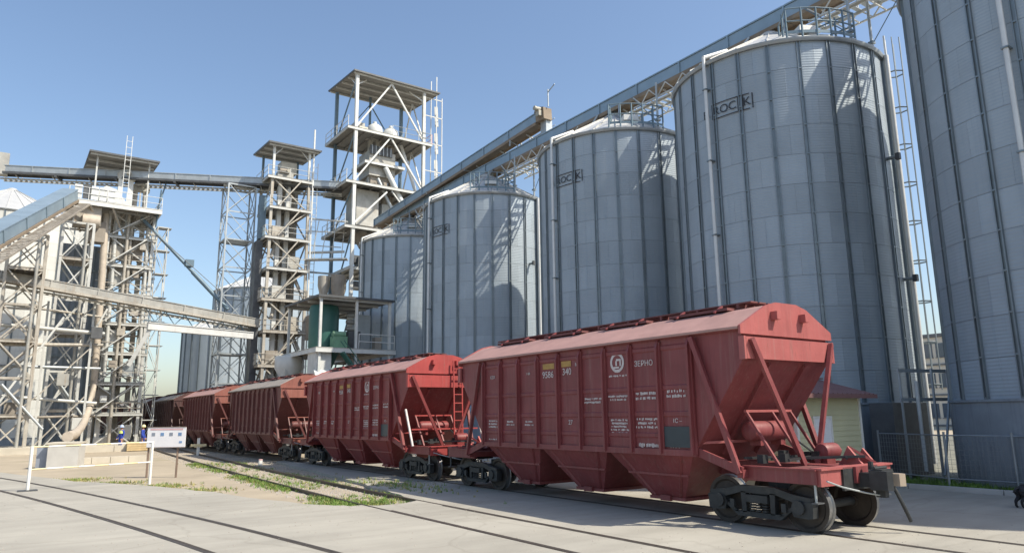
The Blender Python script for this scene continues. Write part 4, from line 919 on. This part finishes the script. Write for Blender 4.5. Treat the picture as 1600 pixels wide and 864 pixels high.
# ------------------------------------------------------------------ canopy deck with the green vessel
cn = Thing('machinery_canopy', 'flat roofed machinery deck with green vessel behind the second wagon', 'canopy', (19.6, 50.5, G))
flat_roof(cn, 16.9, 22.5, 47.0, 54.4, 10.4, .15, 'steel_pale', 'roof_under', 4)
for x in (17.15, 19.75, 22.3):
    for y in (47.3, 54.0): cn.bar('leg', (x, y, G), (x, y, 10.4), .17, .17, 'steel_white')
deck(cn, 16.8, 22.7, 47.0, 54.2, 6.9, 'steel_white', 'galv_dirty', 5, .34); guard(cn, [(19.9, 47.1), (22.6, 47.1)], 6.9, 'steel_white')
cn.put('green_vessel', lathe([(.1, 0), (1.0, .05), (1.05, .2), (1.05, 2.9), (.95, 3.15), (.1, 3.3)], 'green_tank', 24), Matrix.Translation((18.25, 49.6, 6.95)))
cn.put('vessel_cone', lathe([(1.15, 0), (1.1, -.1), (.35, -1.9), (.2, -1.9)], 'green_tank', 20), Matrix.Translation((18.25, 49.6, 6.85)))
cn.box('green_pump', (18.7, 47.8, 7.35), (1.0, .7, .8), 'green_light'); cn.rod('pump_motor', (18.2, 47.7, 7.9), (19.1, 47.7, 7.9), .22, 'green_light')
cn.box('control_cabinet', (20.9, 49.6, 8.3), (1.4, 1.0, 2.6), 'galv'); cn.box('fan_box', (20.0, 48.6, 7.6), (.9, .9, 1.3), 'steel_dark'); cn.box('motor_box', (21.6, 47.9, 7.4), (.5, .5, .9), 'steel_rusty')
for k in range(5): cn.rod('cooling_coil', (19.7, 49.0, 7.5+k*.5), (20.3, 49.0, 7.5+k*.5), .16, 'galv_dirty')
cn.bar('stair_flight', (18.6, 46.9, 6.6), (20.4, 46.9, 4.4), .7, .12, 'green_tank'); cn.rod('stair_rail', (18.6, 46.6, 7.4), (20.6, 46.6, 5.0), .03, 'green_tank', n=6); cn.rod('stair_rail', (18.6, 47.2, 7.4), (20.6, 47.2, 5.0), .03, 'green_tank', n=6)
cn.box('white_bin', (17.5, 48.2, 5.9), (1.1, 1.6, 1.6), 'steel_white'); cn.rod('air_duct', (16.9, 47.6, 4.9), (20.0, 47.4, 5.1), .5, 'steel_white', n=16); cn.rod('air_duct', (20.0, 47.4, 5.1), (22.4, 49.6, 5.4), .4, 'galv', n=16)
ft = Thing('funnel_tank', 'small white funnel tank beside the canopy above the third wagon', 'tank', (16.9, 52.6, 3))
ft.put('tank_body', lathe([(.1, 2.2), (.95, 2.1), (1.0, 2.0), (1.0, 1.2), (.45, .3), (.42, -1.2), (.1, -1.2)], 'steel_white', 24), Matrix.Translation((17.0, 53.2, 4.6)))
for a in range(3): ft.bar('leg', (17.0+.9*math.cos(a*2.1), 53.2+.9*math.sin(a*2.1), G), (17.0+.9*math.cos(a*2.1), 53.2+.9*math.sin(a*2.1), 6), .1, .1, 'steel_pale')

# ------------------------------------------------------------------ yellow shed behind the front wagon
sh = Thing('shed', 'small yellow sided shed with dark red metal roof behind the front wagon', 'shed', (19.8, 13.6, 0))
SX0, SX1, SY0, SY1, SZ = 18.2, 21.45, 12.2, 15.0, 2.75
sh.box('wall_core', ((SX0+SX1)/2, (SY0+SY1)/2, SZ/2), (SX1-SX0-.06, SY1-SY0-.06, SZ), 'steel_dark')
nb = 18
for k in range(nb):
    z = (k+.5)*SZ/nb; hh = SZ/nb
    for y, a in ((SY0, 1), (SY1, -1)):
        sh.put('siding_board', CACHE.setdefault('sid_x', mk(*prism([(-.012, -hh/2), (-.028, -hh/2), (-.008, hh/2), (.0, hh/2)], -.5, .5, 'x'), 'shed_siding')), Matrix.Translation(((SX0+SX1)/2, y, z)) @ (Matrix.Rotation(math.pi, 4, 'Z') if a < 0 else Matrix()) @ Matrix.Diagonal((SX1-SX0, 1, 1, 1)))
    for x, a in ((SX0, -1), (SX1, 1)):
        sh.put('siding_board', CACHE['sid_x'], Matrix.Translation((x, (SY0+SY1)/2, z)) @ Matrix.Rotation(a*math.pi/2, 4, 'Z') @ Matrix.Diagonal((SY1-SY0, 1, 1, 1)))
for x in (SX0, SX1):
    for y in (SY0, SY1): sh.box('corner_trim', (x, y, SZ/2), (.10, .10, SZ), 'white_paint')
wi = sh.box('white_panel', (19.4, SY0-.03, 1.6), (.8, .05, .9), 'sign_white'); sh.box('panel_frame', (19.4, SY0-.045, 2.08), (.95, .05, .07), 'white_paint', wi); sh.box('panel_frame', (19.4, SY0-.045, 1.12), (.95, .05, .07), 'white_paint', wi)
for s_, x in ((0, 18.97), (0, 19.83)): sh.box('panel_frame', (x, SY0-.045, 1.6), (.07, .05, .9), 'white_paint', wi)
yr = (SY0+SY1)/2
for side, (ya, yb) in enumerate(((SY0-.45, yr), (SY1+.45, yr))):
    n = 16
    for k in range(n):
        x0 = SX0-.3+(SX1-SX0+.6)*k/n; x1 = SX0-.3+(SX1-SX0+.6)*(k+1)/n; xm = (x0+x1)/2
        V = []
        for dx, dz in ((x0, 0), (x0+.05, .03), (xm-.03, .03), (xm, 0), (x1, 0)): V += [(dx, ya, SZ-.02+dz), (dx, yb, SZ+.50+dz)]
        sh.mesh('roof_sheet', V, [(2*i, 2*i+1, 2*i+3, 2*i+2) for i in range(4)], 'shed_roof')
sh.bar('ridge_cap', (SX0-.3, yr, SZ+.54), (SX1+.3, yr, SZ+.54), .3, .04, 'shed_roof'); sh.box('fascia', ((SX0+SX1)/2, SY0-.45, SZ-.07), (SX1-SX0+.6, .04, .12), 'shed_roof')
for x in (SX0, SX1): sh.mesh('gable_board', *prism([(SY0, SZ), (SY1, SZ), (yr, SZ+.47)], x-.03, x+.03, 'x'), 'shed_siding')
# ------------------------------------------------------------------ wire fence before the nearest silo
fe = Thing('wire_fence', 'grey wire mesh fence on posts in front of the nearest silo', 'fence', (22.6, 9, 0))
FP = [(22.55, -1.5), (22.55, 1), (22.55, 3.5), (22.6, 6.1), (22.6, 8.6), (22.6, 10.35), (23.7, 12.9)]
for i, (x, y) in enumerate(FP): fe.rod('post', (x, y, 0), (x, y, 1.62), .035, 'fence_grey', n=8); fe.box('post_foot', (x, y, .04), (.34, .34, .08), 'steel_dark')
for (a, b), (c_, d_) in zip(FP, FP[1:]):
    L = math.hypot(c_-a, d_-b)
    for z in (1.52, .30): fe.rod('rail', (a, b, z), (c_, d_, z), .022, 'fence_grey', n=6)
    J = Joined(); n = int(L/.12)
    for k in range(1, n):
        f = k/n; J.bar((a+(c_-a)*f, b+(d_-b)*f, .3), (a+(c_-a)*f, b+(d_-b)*f, 1.52), .006, .006)
    for k in range(1, 9): J.bar((a, b, .3+k*.135), (c_, d_, .3+k*.135), .006, .006)
    o = fe.put('wire_mesh', J.mesh('fence_grey')); o['kind'] = 'stuff'
# ------------------------------------------------------------------ things seen between the two nearest silos
bx = Thing('discharge_frame', 'dark discharge housing with blue steel frame between the two nearest silos', 'steel frame', (25.8, 12.6, 0))
bx.box('housing', (25.3, 12.95, 1.3), (2.3, .8, 2.4), 'steel_dark')
for x, y in ((25.0, 11.6), (26.3, 11.7), (24.3, 12.3)): bx.bar('frame_post', (x, y, 0), (x, y, 3.6), .06, .06, 'galv')
for z in (2.6, 3.55): bx.bar('frame_beam', (24.2, 12.3, z), (26.5, 11.7, z), .07, .11, 'galv')
bx.bar('frame_brace', (24.9, 11.5, .2), (26.3, 11.6, 3.4), .06, .06, 'galv'); bx.rod('white_pipe', (24.75, 12.0, .3), (24.75, 12.0, 3.2), .06, 'steel_white')
bd = Thing('office_building', 'pale three storey building with dark window bands in the gap between silos', 'building', (100, 50, G))
BX, BY0, BY1 = 95.0, 36.0, 58.0
bd.box('wall', (101, 47, 5.6), (12, 22, 11.4), 'building_wall')
for fl in range(3):
    z = 2.2+fl*3.7
    for k in range(9):
        y = BY0+1.4+k*2.4
        wv = bd.box('window', (BX-.02, y, z), (.06, 2.0, 1.7), 'window_glass')
        bd.box('frame', (BX-.06, y, z), (.05, .10, 1.7), 'building_frame', wv); bd.box('sill', (BX-.09, y, z-.92), (.16, 2.1, .10), 'building_frame', wv)
for z in (.4, 4.1, 7.8, 11.3): bd.box('cornice', (BX-.05, 47, z), (.2, 22.2, .22), 'building_frame')
bd.box('roof', (101, 47, 11.5), (12.5, 22.6, .3), 'building_frame')
# ------------------------------------------------------------------ barrier, notice board, blocks
br = Thing('barrier', 'white and yellow pipe barrier on two posts beside the bending track', 'barrier', (2.8, 29.5, 0))
A_, B_ = Vector((.9, 28.93, 0)), Vector((4.68, 30.1, 0)); Zv = Vector((0, 0, 1))
br.rod('post', A_, A_+Zv*1.42, .05, 'white_paint'); br.rod('post', B_-Zv*.1, B_+Zv*1.45, .05, 'white_paint'); br.box('post_foot', (.9, 28.93, .02), (.55, .35, .04), 'steel_dark')
for z in (1.40, .68):
    n = 8
    for k in range(n): br.rod('rail_section', A_.lerp(B_, k/n)+Zv*(z+.02*k/n), A_.lerp(B_, (k+1)/n)+Zv*(z+.02*(k+1)/n), .027, 'white_paint' if k % 2 else 'yellow_paint')
nbd = Thing('notice_board', 'white notice board with rows of pictograms on two brown posts', 'sign', (5.65, 33, G))
P0, P1 = Vector((4.98, 33.45, 0)), Vector((6.28, 32.55, 0)); dv = (P1-P0).normalized(); nv = Vector((-dv.y, dv.x, 0)); nv = nv if nv.y < 0 else -nv
Lb = (P1-P0).length
nbd.bar('panel', P0+Zv*1.52, P1+Zv*1.52, .03, .80, 'sign_white')
for f in (.04, .80): nbd.bar('post', P0+dv*Lb*f-nv*.06+Zv*G, P0+dv*Lb*f-nv*.06+Zv*1.9, .07, .07, 'post_brown')
nbd.bar('title_band', P0+dv*.12+nv*.02+Zv*1.84, P1-dv*.12+nv*.02+Zv*1.84, .005, .06, 'sign_red')
for z in (1.11, 1.93): nbd.bar('frame_edge', P0+nv*.005+Zv*z, P1+nv*.005+Zv*z, .05, .025, 'post_brown')
for k in range(4):
    p = P0+dv*(Lb*(.16+.23*k))+nv*.02+Zv*1.64; nbd.bar('pictogram', p-dv*.07, p+dv*.07, .006, .13, ('sign_grey', 'sign_blue', 'sign_grey', 'sign_blue')[k])
for f, m in ((.12, 'sign_grey'), (.88, 'sign_blue')): p = P0+dv*Lb*f+nv*.02+Zv*1.32; nbd.bar('pictogram', p-dv*.06, p+dv*.06, .006, .08, m)
blk = Thing('concrete_pit', 'grey concrete pit block where the grain pipe ends', 'concrete block', (2.8, 43.6, G))
blk.box('block', (2.85, 43.7, .50), (1.35, 1.7, 1.2), 'block_concrete', rz=-.25); blk.box('lid', (2.85, 43.7, 1.13), (1.5, 1.85, .08), 'beige_concrete', rz=-.25); blk.box('side_panel', (1.95, 44.0, .45), (.5, 1.2, 1.0), 'sign_grey', rz=-.25)
lw = Thing('low_wall', 'low beige concrete wall behind the barrier', 'wall', (5, 48, G))
for k in range(4): lw.box('wall_block', (3.75+k*.92, 46.6+k*.10, .06), (.9, .5, .34), 'beige_concrete', rz=.1)
lw2 = Thing('foundation_slab', 'long pale foundation slab under the left lattice trestles', 'slab', (0, 62, G))
for k in range(7): lw2.box('slab_section', (-7.2+k*2.6, 64.6, .12), (2.57, 4.2, .5), 'beige_concrete')
cr = Thing('crate', 'small yellowish crate between the two standing workers', 'crate', (8.6, 62.2, G))
for k in range(4): cr.box('crate_board', (8.65, 62.0, .02+k*.16), (1.5, .05, .14), 'crate_wood')
for x in (7.95, 9.35): cr.box('crate_post', (x, 62.06, .28), (.08, .08, .72), 'crate_wood')
cr.box('crate_side', (8.65, 62.5, .25), (1.46, .8, .66), 'crate_wood')
tp = Thing('track_marker', 'small cream cross shaped marker post beside the track', 'marker post', (10.9, 51.5, G))
tp.box('post', (10.75, 51.5, .45), (.16, .12, 1.1), 'white_paint'); tp.box('cross_arm', (10.75, 51.42, .55), (.95, .08, .16), 'yellow_paint')
tp2 = Thing('track_marker', 'small pale stub with red tip on the ground beside the third wagon', 'marker post', (11.0, 38.2, G))
tp2.box('post', (11.0, 38.2, .02), (.16, .16, .26), 'white_paint'); tp2.box('tip', (11.0, 38.2, .17), (.17, .17, .05), 'sign_red')

# ------------------------------------------------------------------ living figures (skinned skeletons)
def skinned(name, pts, edges, rad, mats, assign, label, cat, loc, rz, root=0, group=None, sc=1.):
    me = bpy.data.meshes.new(name); me.from_pydata(pts, edges, []); o = bpy.data.objects.new(name, me); C.objects.link(o)
    m = o.modifiers.new('skin', 'SKIN'); m.use_smooth_shade = True
    sv = me.skin_vertices[0].data
    for i, r in enumerate(rad): sv[i].radius = (r, r) if not isinstance(r, tuple) else r
    for v in sv: v.use_root = False
    sv[root].use_root = True
    o.modifiers.new('sub', 'SUBSURF').levels = 2
    bpy.context.view_layer.update()
    res = bpy.data.meshes.new_from_object(o.evaluated_get(bpy.context.evaluated_depsgraph_get()))
    bpy.data.objects.remove(o)
    res.materials.clear()
    for x in mats: res.materials.append(MATS[x])
    for p in res.polygons: p.material_index = assign(p.center); p.use_smooth = True
    ob = single(name, res, label, cat, loc, group); ob.rotation_euler.z = rz; ob.scale = (sc,)*3
    return ob
def person(loc, rz, label, helmet, vest, bend=0.):
    P = [(0, 0, .98), (0, 0, 1.15), (0, .01, 1.33), (0, .02, 1.46), (0, .02, 1.54), (0, 0, 1.62), (0, -.01, 1.70),
         (-.10, 0, .92), (-.11, -.02, .50), (-.12, .02, .10), (-.12, -.12, .04),
         (.10, 0, .92), (.12, -.05, .50), (.13, -.02, .10), (.13, -.16, .04),
         (-.19, .02, 1.43), (-.26, .02, 1.15), (-.22, -.14, .93), (-.20, -.20, .86), (-.215, -.23, .80), (-.185, -.24, .80), (-.20, -.215, .79), (-.165, -.20, .84), (-.23, -.20, .80),
         (.19, .02, 1.43), (.27, .0, 1.15), (.25, -.12, .92), (.24, -.17, .85), (.255, -.20, .79), (.225, -.21, .79), (.24, -.185, .78), (.205, -.17, .83), (.27, -.17, .79)]
    E = [(0, 1), (1, 2), (2, 3), (3, 4), (4, 5), (5, 6), (0, 7), (7, 8), (8, 9), (9, 10), (0, 11), (11, 12), (12, 13), (13, 14),
         (3, 15), (15, 16), (16, 17), (17, 18), (18, 19), (18, 20), (18, 21), (18, 22), (18, 23), (3, 24), (24, 25), (25, 26), (26, 27), (27, 28), (27, 29), (27, 30), (27, 31), (27, 32)]
    R = [(.15, .11), (.15, .11), (.18, .12), (.12, .09), .055, .085, .08, .095, .07, .05, .045, .095, .07, .05, .045,
         .07, .055, .04, .035, .011, .011, .011, .012, .010, .07, .055, .04, .035, .011, .011, .011, .012, .010]
    def asg(c_):
        if c_.z > 1.50 or (c_.z < .90 and abs(c_.x) > .15 and c_.z > .6): return 1
        if c_.z < .09: return 2
        return 0
    b = skinned('person', P, E, R, ['overall_blue', 'skin', 'boot'], asg, label, 'person', loc, rz, 0, 'workers by the receiving tower', 1.06)
    hm = bpy.data.objects.new('helmet', lathe([(.16, 1.68), (.165, 1.70), (.135, 1.71), (.13, 1.76), (.105, 1.82), (.05, 1.855), (.01, 1.86)], helmet, 16)); C.objects.link(hm); hm.parent = b
    V, F = [], []
    for z, rx, ry in ((1.10, .20, .155), (1.25, .225, .165), (1.40, .20, .15), (1.47, .13, .11)):
        for k in range(14): a = 2*math.pi*k/14; V.append((rx*math.cos(a), .015+ry*math.sin(a), z))
    for i in range(3):
        for k in range(14): F.append((i*14+k, i*14+(k+1) % 14, (i+1)*14+(k+1) % 14, (i+1)*14+k))
    if vest:
        ve = bpy.data.objects.new('vest', mk(V[14*2-14:], [tuple(q-14 for q in f) for f in F if min(f) >= 14], 'vest_yellow', True)); C.objects.link(ve); ve.parent = b
    fc = [('eye', (-.032, -.088, 1.655), .014, 'boot'), ('eye', (.032, -.088, 1.655), .014, 'boot'), ('nose', (0, -.10, 1.625), .018, 'skin'), ('ear', (-.085, 0, 1.64), .022, 'skin'), ('ear', (.085, 0, 1.64), .022, 'skin')]
    for nm, c_, r, m in fc:
        e = bpy.data.objects.new(nm, lathe([(r*.2, -r), (r*.8, -r*.6), (r, 0), (r*.8, r*.6), (r*.2, r)], m, 8)); e.location = c_; C.objects.link(e); e.parent = b
    mo = bpy.data.objects.new('mouth', Joined().box((0, -.088, 1.585), (.045, .01, .01)).mesh('boot')); C.objects.link(mo); mo.parent = b
    return b
person((8.98, 62.4, G), math.radians(70), 'worker in blue overalls and pale yellow helmet beside the notice board', 'helmet_yellow', False)
person((7.55, 62.9, G), math.radians(-60), 'worker in blue overalls with yellow collar and blue helmet by the tower foot', 'helmet_blue', True)
dg = [(0, 0, .42), (.12, 0, .42), (.26, 0, .41), (.36, 0, .42), (.44, 0, .50), (.52, 0, .57), (.60, 0, .56), (.67, 0, .54), (-.06, 0, .45), (-.14, 0, .42), (-.20, .0, .34),
      (-.03, -.07, .34), (.01, -.075, .24), (-.08, -.075, .15), (-.06, -.075, .03), (-.01, -.075, .015), (-.03, .07, .34), (-.02, .075, .24), (-.12, .075, .15), (-.12, .075, .03), (-.07, .075, .015),
      (.33, -.07, .32), (.34, -.075, .18), (.33, -.075, .04), (.38, -.075, .015), (.33, .07, .32), (.29, .075, .18), (.25, .075, .05), (.30, .075, .015), (.50, -.045, .65), (.50, .045, .65)]
de = [(0, 1), (1, 2), (2, 3), (3, 4), (4, 5), (5, 6), (6, 7), (0, 8), (8, 9), (9, 10), (0, 11), (11, 12), (12, 13), (13, 14), (14, 15), (0, 16), (16, 17), (17, 18), (18, 19), (19, 20), (3, 21), (21, 22), (22, 23), (23, 24), (3, 25), (25, 26), (26, 27), (27, 28), (5, 29), (5, 30)]
dr = [.12, .125, .14, .13, .07, .07, .045, .03, .04, .025, .014, .08, .06, .036, .028, .03, .08, .06, .036, .028, .03, .05, .032, .022, .024, .05, .032, .022, .024, .02, .02]
skinned('dog', dg, de, dr, ['dog_black'], lambda c_: 0, 'black dog half out of the picture at the right edge', 'dog', (19.58, 7.40, 0), math.radians(-38))

# ------------------------------------------------------------------ grass, weeds, trees
def tufts(name, spots, m, label, hmin, hmax, seed):
    r = random.Random(seed); V, F = [], []
    for x, y, z in spots:
        for b in range(r.randint(4, 7)):
            a = r.uniform(0, 6.28); hh = r.uniform(hmin, hmax); l = r.uniform(.03, .12); w_ = r.uniform(.006, .014)
            px, py = x+r.uniform(-.06, .06), y+r.uniform(-.06, .06); k = len(V); ca, sa = math.cos(a), math.sin(a)
            V += [(px-sa*w_, py+ca*w_, z), (px+sa*w_, py-ca*w_, z), (px+ca*l*.4+sa*w_*.6, py+sa*l*.4-ca*w_*.6, z+hh*.6), (px+ca*l*.4-sa*w_*.6, py+sa*l*.4+ca*w_*.6, z+hh*.6), (px+ca*l, py+sa*l, z+hh)]
            F += [(k, k+1, k+2, k+3), (k+3, k+2, k+4)]
    me = bpy.data.meshes.new(name); me.from_pydata(V, [], F); me.materials.append(MATS[m])
    o = bpy.data.objects.new(name, me); C.objects.link(o); o['kind'] = 'stuff'; o['label'] = label; o['category'] = 'grass'
rg = random.Random(11); green, dry, weeds = [], [], []
def track2(y): return interp(T2, y)
for i in range(3600):
    y = 17.9+rg.random()**1.3*24; c_ = track2(y); side = rg.random()
    dens = math.sin(y*1.3)*.5+math.sin(y*.47+1)*.5
    x = c_-.80-abs(rg.gauss(0, .28)) if side < .62 else c_+rg.uniform(-.6, .6) if side < .82 else c_+.85+abs(rg.gauss(0, .25))
    if dens+rg.uniform(-.6, .6) < -.15 and y > 21: continue
    (green if rg.random() < .72 else dry).append((x, y, G))
for i in range(900):
    x, y = rg.gauss(7.7, .9), rg.gauss(18.9, .5)
    if y > 18.2+abs(x-8)*.25: (green if rg.random() < .7 else dry).append((x, y, G))
for i in range(700):
    cx_, cy2 = ((4.9, 28.6), (3.6, 31.2), (5.6, 26.0), (2.6, 34))[i % 4]; x, y = rg.gauss(cx_, .5), rg.gauss(cy2, .55)
    (green if rg.random() < .4 else dry).append((x, y, G))
for i in range(220):
    y = rg.gauss(22.3, 1.6); x = rg.gauss(11.0, .5); (dry if rg.random() < .5 else green).append((x, y, G if x < 10.3 else 0.))
for i in range(2600): weeds.append((rg.uniform(22.3, 23.4) if rg.random() < .7 else rg.uniform(22.3, 25), rg.uniform(1, 16), .03))
tufts('grass', green, 'grass', 'fresh green grass along the curving track', .03, .13, 1)
tufts('grass', dry, 'grass_dry', 'dry yellow grass on the sandy earth', .03, .11, 2)
tufts('weeds', weeds, 'grass', 'low weeds at the foot of the silos', .04, .22, 3)
def pebbles(name, n, area, m, label, seed, smin, smax):
    r = random.Random(seed); V, F = [], []
    for i in range(n):
        x, y, z = area(r); s = r.uniform(smin, smax); k = len(V)
        V += [(x-s, y, z), (x, y-s*r.uniform(.6, 1), z), (x+s, y, z), (x, y+s*r.uniform(.6, 1), z), (x+r.uniform(-.2, .2)*s, y, z+s*r.uniform(.5, 1))]
        F += [(k, k+1, k+4), (k+1, k+2, k+4), (k+2, k+3, k+4), (k+3, k, k+4)]
    me = bpy.data.meshes.new(name); me.from_pydata(V, [], F); me.materials.append(MATS[m]); o = bpy.data.objects.new(name, me); C.objects.link(o); o['kind'] = 'stuff'; o['label'] = label; o['category'] = 'gravel'
def ballast(r):
    y = 18.5+r.random()**1.6*60; return (track2(y)+r.uniform(-1.6, 2.6), y, G)
pebbles('gravel', 9000, ballast, 'gravel_bed', 'loose gravel and dirt between the tracks', 4, .012, .05)
def grit(r):
    while True:
        x, y = r.uniform(-6, 20), r.uniform(4, 34)
        if y < 17.5 or x < 4.5-(y-27)*.35 and y < 27: return (x, y, .001)
pebbles('gravel', 2600, grit, 'gravel_bed', 'scattered grit and spilled grain on the concrete', 9, .006, .02)
def tree(loc, hgt, rad, label, seed):
    r = random.Random(seed); t = Thing('tree', label, 'tree', loc, 'trees far down the line')
    x, y, z = loc
    J = Joined()
    V, F = [], []
    def limb(p, q, r0, r1):
        M = frame(p, q); L = (Vector(q)-Vector(p)).length/2; k = len(V)
        for zz, rr in ((-L, r0), (L, r1)):
            for i in range(7): V.append(M @ Vector((rr*math.cos(i*.898), rr*math.sin(i*.898), zz)))
        for i in range(7): F.append((k+i, k+(i+1) % 7, k+7+(i+1) % 7, k+7+i))
    limb((x, y, z), (x+.2, y, z+hgt*.5), .28, .17)
    cl = []
    for i in range(9):
        a = i*2.4; zz = hgt*r.uniform(.45, .85); rr = rad*r.uniform(.4, .8); e = (x+rr*math.cos(a), y+rr*math.sin(a), z+zz)
        limb((x+.15, y, z+hgt*r.uniform(.3, .5)), e, .09, .03); cl.append(e)
    cl += [(x, y, z+hgt*.9), (x+.5, y-.3, z+hgt*.75)]
    t.put('trunk', mk(V, F, 'bark', True))
    V2, F2 = [], []
    for c_ in cl:
        for i in range(330):
            d = Vector((r.gauss(0, 1), r.gauss(0, 1), r.gauss(0, .8))); d = d.normalized()*rad*.42*r.random()**.4; p = Vector(c_)+d
            a = Vector((r.gauss(0, 1), r.gauss(0, 1), r.gauss(0, 1))).normalized(); b = a.orthogonal().normalized(); s = r.uniform(.10, .2); k = len(V2)
            V2 += [p-a*s, p+b*s*.5, p+a*s, p-b*s*.5]; F2.append((k, k+1, k+2, k+3))
    me = bpy.data.meshes.new('crown'); me.from_pydata(V2, [], F2); me.materials.append(MATS['leaf']); o = t.put('crown', me); o['kind'] = 'stuff'
tree((12.0, 150, G), 7.5, 3.0, 'dark green tree behind the last wagons near the tower foot', 1)
tree((6.5, 158, G), 6.5, 3.0, 'rounded dark tree glimpsed through the lattice of the left tower', 2)
tree((104, 66, G), 8, 3.4, 'green tree beside the far pale building', 5)
